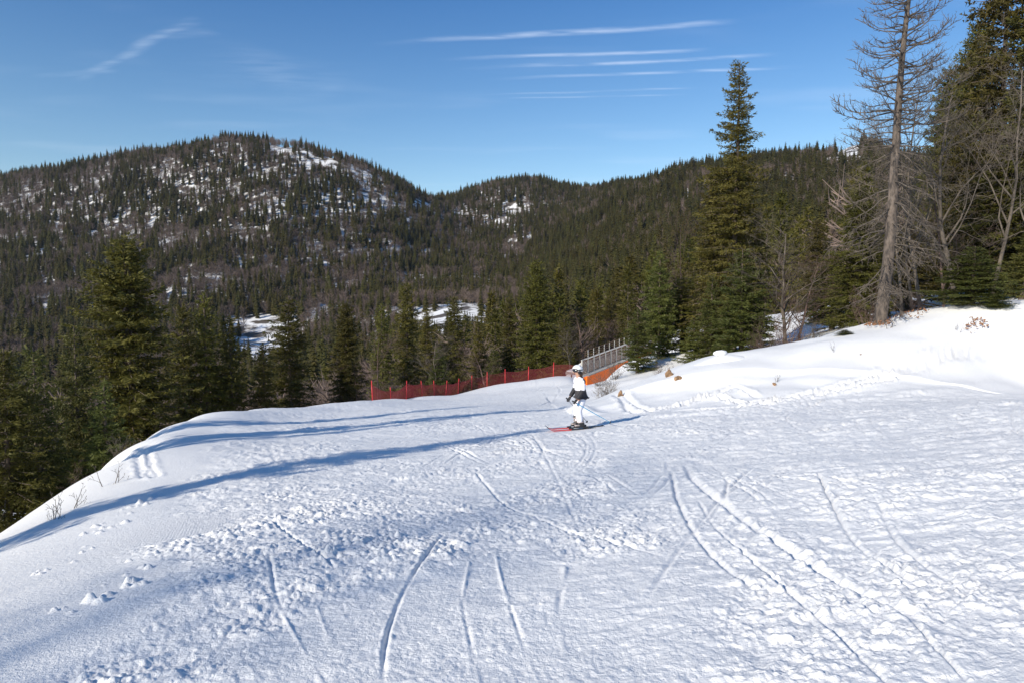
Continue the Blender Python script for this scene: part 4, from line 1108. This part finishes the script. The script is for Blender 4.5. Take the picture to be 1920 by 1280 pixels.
# ------------------------------------------------------------------ bridge at the end of the run
ORANGE = plain('orange_padding', (1.0, .18, .008), .55, var=.08)
STEEL = plain('galvanised_steel', (.62, .61, .55), .5, .2)
SLAT = plain('weathered_larch_slats', (.21, .125, .075), .75, var=.35, scale=9)
CONC = plain('grey_concrete', (.36, .34, .31), .85, bs=.4)
def bridge():
    b = Vector((.6, .8, 0)); n = Vector((-.8, .6, 0)); s0 = Vector(P3(1091, 704, 60)); rise = Vector((0, 0, .116))
    root = empty('ski_bridge', s0, 0, 'ski bridge with slatted railing and orange side wall at the end of the run', 'bridge')
    def at(s, w=0., h=0.): return b * s + rise * s + n * w + Vector((0, 0, h))
    def prism(name, pts, mat, thick):      # polygon in the railing plane, pushed back by thick
        bm = bmesh.new(); f = [bm.verts.new(at(*p)) for p in pts]; g = [bm.verts.new(at(p[0], p[1] + thick, p[2])) for p in pts]
        bm.faces.new(f); bm.faces.new(g[::-1])
        for i in range(len(f)): j = (i + 1) % len(f); bm.faces.new((f[j], f[i], g[i], g[j]))
        bmesh.ops.recalc_face_normals(bm, faces=bm.faces); return bm_obj(name, bm, mat, root)
    LEN = 15.
    prism('deck', [(1.25, .0, -.28), (LEN, .0, -.28), (LEN, .0, -.03), (1.25, .0, -.03)], CONC, 2.5)
    sn = prism('deck_snow', [(1.3, .12, -.03), (LEN, .12, -.03), (LEN, .12, .12), (1.3, .12, .05)], SNOW, 2.3)
    prism('edge_beam', [(-.2, -.06, -.16), (LEN, -.06, -.16), (LEN, -.06, .02), (-.2, -.06, .02)], STEEL, .055)
    w = prism('orange_wall', [(1.0, .06, -1.75), (LEN, .06, -1.6), (LEN, .06, -.285), (1.0, .06, -.285)], ORANGE, .42)
    for k, ss in enumerate(np.arange(0, LEN, 1.06)):
        bm = bmesh.new(); add_box(bm, at(ss, .0, -.2), at(ss, .0, 1.36), .075, .055, up=b); bm_obj('post', bm, STEEL, root)
        if ss > 4.5:
            bm = bmesh.new(); add_box(bm, at(ss, 2.5, -.2), at(ss, 2.5, 1.25), .06, .05, up=b); bm_obj('post', bm, STEEL, root)
    for k in range(11):
        h = .12 + k * .112; bm = bmesh.new(); add_box(bm, at(-.05, .065, h), at(LEN, .065, h), .028, .088); bm_obj('slat', bm, SLAT, root)
    bm = bmesh.new(); add_box(bm, at(-.08, 0, 1.375), at(LEN, 0, 1.375), .09, .045); bm_obj('handrail', bm, STEEL, root)
    for k in range(5):
        h = .3 + k * .23; bm = bmesh.new(); add_box(bm, at(4.7, 2.5, h), at(LEN, 2.5, h), .03, .05); bm_obj('slat', bm, SLAT, root)
bridge()

# ------------------------------------------------------------------ small things on the bank
ROCK = plain('brown_rock', (.27, .165, .09), .9, var=.45, scale=7, bs=.8)
LEAF = plain('dead_brown_leaves', (.23, .115, .06), .8, var=.4)
def rock(px, py, sx, sy, sz, seed, lab, mat=ROCK):
    x, y = hit(px, py); rg = random.Random(seed); bm = bmesh.new(); bmesh.ops.create_icosphere(bm, subdivisions=3, radius=1)
    for v in bm.verts:
        c = v.co; q = .75 + .3 * (math.sin(c.x * 3.1 + seed) * math.cos(c.y * 2.7 + seed * 2) + .5 * math.sin(c.z * 5 + seed)) + rg.uniform(-.07, .07)
        c *= q; c.x = round(c.x * 3.2) / 3.2 * .45 + c.x * .55; c.z = round(c.z * 2.6) / 2.6 * .5 + c.z * .5
        c.x *= sx; c.y *= sy; c.z *= sz
    o = bm_obj('rock', bm, mat); o.location = (x, y, gz(x, y) + .25 * sz); o.rotation_euler = (.3, .2, seed)
    return tag(o, lab, 'rock', 'stones showing through the bank snow')
rock(1271, 713, .17, .15, .2, 1, 'orange-brown rock showing at the gap in the bank')
rock(1256, 706, .10, .2, .28, 2, 'dark narrow rock left of the orange-brown rock')
rock(1163, 741, .14, .2, .15, 3, 'low brown stone at the foot of the light young fir')
rock(1613, 667, .11, .08, .06, 4, 'small flat brown stone below the dead tree')
rock(1632, 653, .07, .07, .08, 5, 'small dark stone nearest the dead trunk on the bank')
rock(1608, 685, .06, .05, .05, 6, 'tiny brown stone lowest on the bank below the dead tree')
rock(1452, 720, .08, .06, .06, 7, 'tiny dark stone beside the dry stalks halfway up the bank')
def leaf_patch(px, py, rad, n, seed, lab):
    x0, y0 = hit(px, py); rg = np.random.default_rng(seed); tri = []
    for k in range(n):
        a, q = rg.uniform(0, 6.28), rad * math.sqrt(rg.random()); x, y = x0 + q * math.cos(a), y0 + q * 1.6 * math.sin(a)
        c = np.array([x - x0, y - y0, gz(x, y) - gz(x0, y0) + rg.uniform(.02, .09)]); d = norm(rg.normal(size=3) + [0, 0, .3]) * rg.uniform(.04, .08); e = norm(np.cross(d, rg.normal(size=3))) * .035
        tri += [np.stack([c - d, c + e, c + d]), np.stack([c - d, c + d, c - e])]
    V = np.concatenate(tri); o = obj('leaf_patch', mesh_np('leaf_patch', V, np.arange(len(V)).reshape(-1, 3)), LEAF); o.location = (x0, y0, gz(x0, y0))
    return tag(o, lab, kind='stuff')
leaf_patch(1835, 606, .28, 40, 1, 'brown dead leaves sticking out of the bank below the young fir')
leaf_patch(1822, 618, .2, 18, 2, 'few brown dead leaves lower on the bank')
leaf_patch(1645, 608, .45, 90, 3, 'brown litter round the foot of the dead trunk')
leaf_patch(1700, 590, .8, 80, 4, 'brown litter between the bare trunks')
def stump():
    x, y = hit(1352, 672); root = empty('snow_capped_stump', (x, y, gz(x, y)), 0, 'small snow-capped stump on the bank crest in front of the full green fir', 'stump')
    rg = np.random.default_rng(4)
    V, Q = loft([np.stack([r * np.cos(a), r * np.sin(a), np.full(10, z)], 1) for z, r in ((-.3, .2), (.12, .15), (.2, .13), (.2, .001)) for a in [np.linspace(0, 6.283, 10, endpoint=False)]])
    obj('trunk', mesh_np('stump_wood', V, Q), BARK, root)
    a = np.linspace(0, 6.283, 18, endpoint=False)
    V, Q = loft([np.stack([ox + r * (1 + .12 * np.sin(a * 2 + 1)) * np.cos(a), r * .9 * np.sin(a), np.full(18, z)], 1) for z, r, ox in ((.14, .10, 0), (.13, .2, -.03), (.18, .26, -.04), (.25, .25, -.03), (.31, .18, 0), (.34, .001, .02))])
    obj('snow_cap', mesh_np('stump_snow', V, Q, True), SNOW, root)
    V, Q = loft([np.stack([.35 + r * 1.5 * np.cos(a), -.1 + r * np.sin(a), np.full(18, z)], 1) for z, r in ((-.25, 1.0), (.0, .6), (.11, .35), (.16, .12), (.165, .001))])
    obj('snow_drift', mesh_np('stump_drift', V, Q, True), SNOW, root)
stump()

# ------------------------------------------------------------------ the skier
SKX, SKY_ = SKIER_AT
SKZ = gz(SKX, SKY_) + .012
HEAD = math.atan2(-.30, -.95)
WHITE = plain('white_fabric', (.80, .80, .86), .75, var=.05, scale=12, bs=.15)
BLACK = plain('black_fabric', (.022, .022, .026), .7, var=.2)
GREY = plain('charcoal_fabric', (.055, .052, .055), .75, var=.2)
SKIN = plain('skin', (.52, .30, .21), .55, var=.06)
HAIR = plain('brown_hair', (.10, .055, .03), .5, var=.3, scale=60)
HELM = plain('white_helmet_shell', (.80, .80, .80), .25, spec=.5, var=.03)
LENS = plain('dark_goggle_lens', (.02, .022, .03), .1, spec=.7)
BOOT = plain('black_boot_plastic', (.03, .03, .032), .35)
BOOTL = plain('light_boot_plastic', (.5, .42, .4), .4)
SKIRED = plain('red_ski_topsheet', (.66, .035, .03), .3, spec=.5, var=.1)
SKIBLK = plain('black_ski_topsheet', (.03, .03, .035), .3, spec=.5)
BLUE = plain('blue_pole_shaft', (.03, .28, .5), .35)
ALU = plain('grey_pole_shaft', (.4, .42, .44), .35, .6)

_pending = []
def skin(name, J, E, root_j, mat, parent, sub=2):
    """a continuous surface grown round a skeleton: J name -> (x, y, z, radius)"""
    names = list(J); me = bpy.data.meshes.new(name); me.from_pydata([J[k][:3] for k in names], [(names.index(a), names.index(b)) for a, b in E], [])
    o = bpy.data.objects.new(name, me); C.objects.link(o)
    o.modifiers.new('skin', 'SKIN')
    sv = me.skin_vertices[0].data if me.skin_vertices else None
    if sv is None:
        bm = bmesh.new(); bm.from_mesh(me); bm.verts.layers.skin.verify(); bm.to_mesh(me); bm.free(); sv = me.skin_vertices[0].data
    for i, k in enumerate(names):
        r = J[k][3]; sv[i].radius = r if isinstance(r, tuple) else (r, r); sv[i].use_root = (k == root_j)
    o.modifiers['skin'].use_smooth_shade = True
    m = o.modifiers.new('sub', 'SUBSURF'); m.levels = sub; m.render_levels = sub
    _pending.append((o, mat, parent)); return o

def person():
    root = empty('person', (SKX, SKY_, SKZ), HEAD, 'skier in white helmet, white and black jacket and white trousers holding two poles', 'person')
    SK = {'pel': (-.045, 0, .90, (.15, .11)), 'ches': (-.01, 0, 1.17, (.16, .11)), 'neck': (.03, 0, 1.375, .055), 'chin': (.055, 0, 1.45, .06), 'skull': (.065, 0, 1.54, .10), 'crown': (.055, 0, 1.60, .085)}
    ED = [('pel', 'ches'), ('ches', 'neck'), ('neck', 'chin'), ('chin', 'skull'), ('skull', 'crown')]
    for s, y in (('l', 1), ('r', -1)):
        kx = .09 if y > 0 else .06
        SK.update({'hip' + s: (-.04, .10 * y, .86, .10), 'kn' + s: (kx, .115 * y, .50, .062), 'an' + s: (.02, .115 * y, .14, .045), 'toe' + s: (.16, .115 * y, .08, .035),
                   'sh' + s: (.0, .18 * y, 1.31, .06), 'el' + s: (.01, .25 * y, 1.05, .043), 'wr' + s: (.16, .235 * y, .83, .03), 'pa' + s: (.20, .23 * y, .765, .032)})
        ED += [('pel', 'hip' + s), ('hip' + s, 'kn' + s), ('kn' + s, 'an' + s), ('an' + s, 'toe' + s), ('ches', 'sh' + s), ('sh' + s, 'el' + s), ('el' + s, 'wr' + s), ('wr' + s, 'pa' + s)]
    skin('body', SK, ED, 'pel', SKIN, root)
    J = {'hem': (-.05, 0, .75, (.205, .168)), 'skirt': (-.05, 0, .85, (.205, .165)), 'waist': (-.045, 0, .99, (.19, .152)), 'ches': (-.01, 0, 1.18, (.195, .15)), 'up': (.005, 0, 1.30, (.15, .115)), 'col': (.03, 0, 1.40, .078)}
    E = [('hem', 'skirt'), ('skirt', 'waist'), ('waist', 'ches'), ('ches', 'up'), ('up', 'col')]
    for s, y in (('l', 1), ('r', -1)):
        J.update({'sh' + s: (.0, .19 * y, 1.30, .083), 'el' + s: (.005, .262 * y, 1.05, .072), 'fo' + s: (.08, .255 * y, .945, .064), 'wr' + s: (.168, .237 * y, .825, .056)})
        E += [('up', 'sh' + s), ('sh' + s, 'el' + s), ('el' + s, 'fo' + s), ('fo' + s, 'wr' + s)]
    jk = skin('jacket', J, E, 'waist', WHITE, root)
    for s, y in (('l', 1), ('r', -1)):
        kx = .09 if y > 0 else .06
        skin('trouser_leg', {'a': (-.05, .085 * y, .84, (.09, .10)), 'b': (-.01, .10 * y, .70, .112), 'k': (kx - .01, .118 * y, .50, .092), 'c': (kx - .06, .118 * y, .33, .088), 'f': (.03, .118 * y, .16, .092)}, [('a', 'b'), ('b', 'k'), ('k', 'c'), ('c', 'f')], 'b', WHITE, root)
        # glove: palm, four fingers of unequal length curled round the grip, thumb closing against them
        g = {'w': (.145, .237 * y, .85, .043), 'p': (.19, .232 * y, .78, .044)}; ge = [('w', 'p')]
        for i, (dy, ln) in enumerate(((-.036, .85), (-.012, 1.), (.012, .93), (.034, .75))):
            yy = (.232 + dy) * y
            g.update({f'a{i}': (.225, yy, .755, .016), f'b{i}': (.245 + .01 * ln, yy, .73 - .012 * ln, .0145), f'c{i}': (.235, yy, .72 - .02 * ln, .013)}); ge += [('p', f'a{i}'), (f'a{i}', f'b{i}'), (f'b{i}', f'c{i}')]
        g.update({'t0': (.20, (.232 - .052) * y, .765, .018), 't1': (.225, (.232 - .058) * y, .74, .015), 't2': (.24, (.232 - .035) * y, .72, .013)}); ge += [('p', 't0'), ('t0', 't1'), ('t1', 't2')]
        skin('glove', g, ge, 'p', BLACK, root, 1)
        # boot: lofted shell with cuff and toe box
        def ring(cx, z, lx, ly, pitch=0): a = np.linspace(0, 6.283, 14, endpoint=False); return np.stack([cx + lx * np.cos(a), .118 * y + ly * np.sin(a), z + pitch * np.cos(a)], 1)
        V, Q = loft([ring(.04, .062, .005, .005), ring(.04, .062, .155, .052), ring(.045, .10, .158, .054), ring(.03, .145, .13, .055, -.02), ring(.005, .185, .085, .058, -.015), ring(.015, .25, .082, .064), ring(.04, .33, .084, .068, .01), ring(.042, .335, .005, .005)])
        bt = obj('boot', mesh_np('boot', V, Q, True), BOOT, root)
        for q, (cx, z, lx, ly) in enumerate(((.10, .125, .075, .058), (.02, .205, .09, .063), (.03, .275, .09, .07))):
            V, Q = loft([ring(cx, z - .011, lx, ly), ring(cx, z - .011, lx + .008, ly + .006), ring(cx, z + .011, lx + .008, ly + .006), ring(cx, z + .011, lx, ly)]); obj('buckle', mesh_np('buckle', V, Q), BOOTL, bt)
    # head: nose, ears, eyes, mouth, hair, helmet and goggles
    def ball(name, mat, loc, sc, par, rot=(0, 0, 0), seg=16):
        bm = bmesh.new(); bmesh.ops.create_uvsphere(bm, u_segments=seg, v_segments=seg // 2 + 2, radius=1); o = bm_obj(name, bm, mat, par, True); o.location = loc; o.scale = sc; o.rotation_euler = rot; return o
    ball('nose', SKIN, (.168, 0, 1.515), (.022, .014, .024), root); ball('mouth', plain('lips', (.38, .14, .12), .5), (.148, 0, 1.468), (.012, .026, .008), root)
    for y in (-1, 1): ball('ear', SKIN, (.06, .098 * y, 1.51), (.026, .012, .032), root); ball('eye', LENS, (.15, .035 * y, 1.545), (.012, .016, .01), root)
    ball('hair', HAIR, (-.02, 0, 1.46), (.062, .085, .10), root, (0, .25, 0))
    bm = bmesh.new(); bmesh.ops.create_uvsphere(bm, u_segments=28, v_segments=16, radius=1)
    for v in list(bm.verts):
        c = v.co
        lim = -.30 if c.x < .25 else .22
        if c.z < lim: c.z = lim + (c.z - lim) * .06
    he = bm_obj('helmet', bm, HELM, root, True); he.location = (.055, 0, 1.575); he.scale = (.148, .122, .128); he.rotation_euler = (0, -.05, 0)
    for y in (-1, 1):
        ball('ear_pad', BLACK, (.05, .108 * y, 1.515), (.045, .018, .055), he.parent)
        for k in range(3):
            o = ball('vent', BLACK, (-.25 + .38 * k, .52 * y, .80 - .08 * k), (.13, .05, .10), he)
    def arc(r, w0, w1, zc, t0, t1, mat, name, lift=0):
        a = np.linspace(t0, t1, 16); V = []; 
        for q in a:
            cx, cy = math.cos(q), math.sin(q)
            V += [(.055 + (.118 + r) * cx, (.100 + r) * cy, zc - w0), (.055 + (.118 + r + lift) * cx, (.100 + r + lift) * cy, zc), (.055 + (.118 + r) * cx, (.100 + r) * cy, zc + w1)]
        Q = [(3 * i + j, 3 * i + 3 + j, 3 * i + 4 + j, 3 * i + 1 + j) for i in range(15) for j in (0, 1)]
        return obj(name, mesh_np(name, np.array(V), np.array(Q), True), mat, root)
    gg = arc(.006, .035, .035, 1.555, -1.05, 1.05, LENS, 'goggles', .018)
    arc(.026, .014, .014, 1.575, 1.0, 5.28, BLACK, 'goggle_strap', .003)
    return root, jk
PERSON, JACKET = person()

def to_world(p):
    c, s_ = math.cos(HEAD), math.sin(HEAD); return Vector((SKX + p[0] * c - p[1] * s_, SKY_ + p[0] * s_ + p[1] * c, SKZ + p[2]))
def ski(yo, xo, lab):
    o = empty('ski', to_world((xo, yo, 0)), HEAD, lab, 'ski', 'pair of skis')
    L = 1.66; xs = np.linspace(-.76, .90, 40); rings = []
    for x in xs:
        t = (x + .76) / L; w = .036 + .016 * (2 * t - 1) ** 2 + .004 * t
        if t > .9: w *= math.sqrt(max(.02, 1 - ((t - .9) / .1) ** 2))
        z = .008 + (.11 * ((t - .86) / .14) ** 2 if t > .86 else 0) + (.02 * ((.06 - t) / .06) ** 2 if t < .06 else 0); th = .012 + .010 * math.exp(-((t - .46) / .22) ** 2)
        rings.append(np.array([(x, -w, z), (x, w, z), (x, w * .92, z + th), (x, -w * .92, z + th)]))
    V, Q = loft(rings); me = mesh_np('ski', V, Q); me.materials.append(SKIBLK); me.materials.append(SKIRED)
    cx = V[Q].mean(1)[:, 0]; mi = ((cx > .22) & (cx < .80)).astype(np.int32); me.polygons.foreach_set('material_index', mi)
    obj('blade', me, None, o)
    for x0, x1, h, nm in ((.16, .28, .035, 'toe_binding'), (-.27, -.13, .05, 'heel_binding')):
        bm = bmesh.new(); add_box(bm, (x0, 0, .03 + h / 2), (x1, 0, .03 + h / 2), .06, h); bmesh.ops.bevel(bm, geom=bm.edges[:], offset=.008, segments=2, affect='EDGES'); bm_obj(nm, bm, BOOT, o)
ski(.118, .06, 'red and black ski nearer the camera under the skier'); ski(-.118, .02, 'red and black ski farther from the camera under the skier')
def pole(hand, tip, lab, mat):
    a, b = to_world(hand), to_world(tip); b.z = max(b.z, gz(b.x, b.y) + .03); o = empty('ski_pole', a, 0, lab, 'ski pole', 'pair of ski poles'); d = b - a; L = d.length; q = d.to_track_quat('Z', 'Y'); o.rotation_mode = 'QUATERNION'; o.rotation_quaternion = q
    def lathe(nm, prof, m): an = np.linspace(0, 6.283, 10, endpoint=False); V, Q = loft([np.stack([r * np.cos(an), r * np.sin(an), np.full(10, z)], 1) for z, r in prof]); obj(nm, mesh_np(nm, V, Q, True), m, o)
    lathe('grip', [(-.075, .001), (-.07, .019), (-.05, .021), (-.02, .016), (.03, .017), (.06, .018), (.065, .01)], BLACK)
    lathe('shaft', [(.06, .0105), (L * .55, .0095), (L - .06, .007)], mat); lathe('tip', [(L - .06, .006), (L, .002)], ALU)
    lathe('basket', [(L - .10, .008), (L - .095, .034), (L - .085, .036), (L - .075, .01)], BLACK)
pole((.235, .232, .755), (-.78, .42, .16), 'blue ski pole trailing behind the skier from the near hand', BLUE)
pole((.235, -.232, .755), (-.40, -.28, .06), 'ski pole from the skier\'s far hand pointing back to the snow', ALU)

# turn the skinned bodies into plain meshes
dg = bpy.context.evaluated_depsgraph_get()
for o, mat, parent in _pending:
    me = bpy.data.meshes.new_from_object(o.evaluated_get(dg)); old = o.data
    o.modifiers.clear(); o.data = me; me.materials.clear(); me.materials.append(mat); o.parent = parent
    for p in me.polygons: p.use_smooth = True
me = JACKET.data; me.materials.append(GREY); me.materials.append(BLACK)
for p in me.polygons:
    c = p.center; arm = abs(c.y) > .185
    if arm: p.material_index = 2 if c.z < 1.07 else (2 if (c.x < -.02 and c.z > 1.22) else 0)
    else: p.material_index = 1 if c.z < 1.03 else (2 if (c.x < .03 and c.z > 1.22) else 0)

# ------------------------------------------------------------------ the air of the valley
def haze():
    zs = bpy.data.objects['hills'].data; co = np.empty(len(zs.vertices) * 3, np.float32); zs.vertices.foreach_get('co', co); co = co.reshape(-1, 3)
    zlo, zhi = float(co[:, 2].min()) - 1.5, float(co[:, 2].max()) + 40
    bm = bmesh.new(); bmesh.ops.create_cube(bm, size=1)
    for v in bm.verts: v.co = Vector((v.co.x * 9400, v.co.y * 9400, zlo if v.co.z < 0 else zhi))
    m = bpy.data.materials.new('valley_haze'); m.use_nodes = True; nt = m.node_tree; nt.nodes.remove(nt.nodes['Principled BSDF'])
    v = nt.nodes.new('ShaderNodeVolumePrincipled'); v.inputs['Color'].default_value = (.72, .84, 1., 1); v.inputs['Density'].default_value = .000035; v.inputs['Anisotropy'].default_value = .2
    nt.links.new(v.outputs[0], nt.nodes['Material Output'].inputs['Volume'])
    o = bm_obj('haze', bm, m); tag(o, 'thin blue haze in the valley air', kind='stuff')
haze()
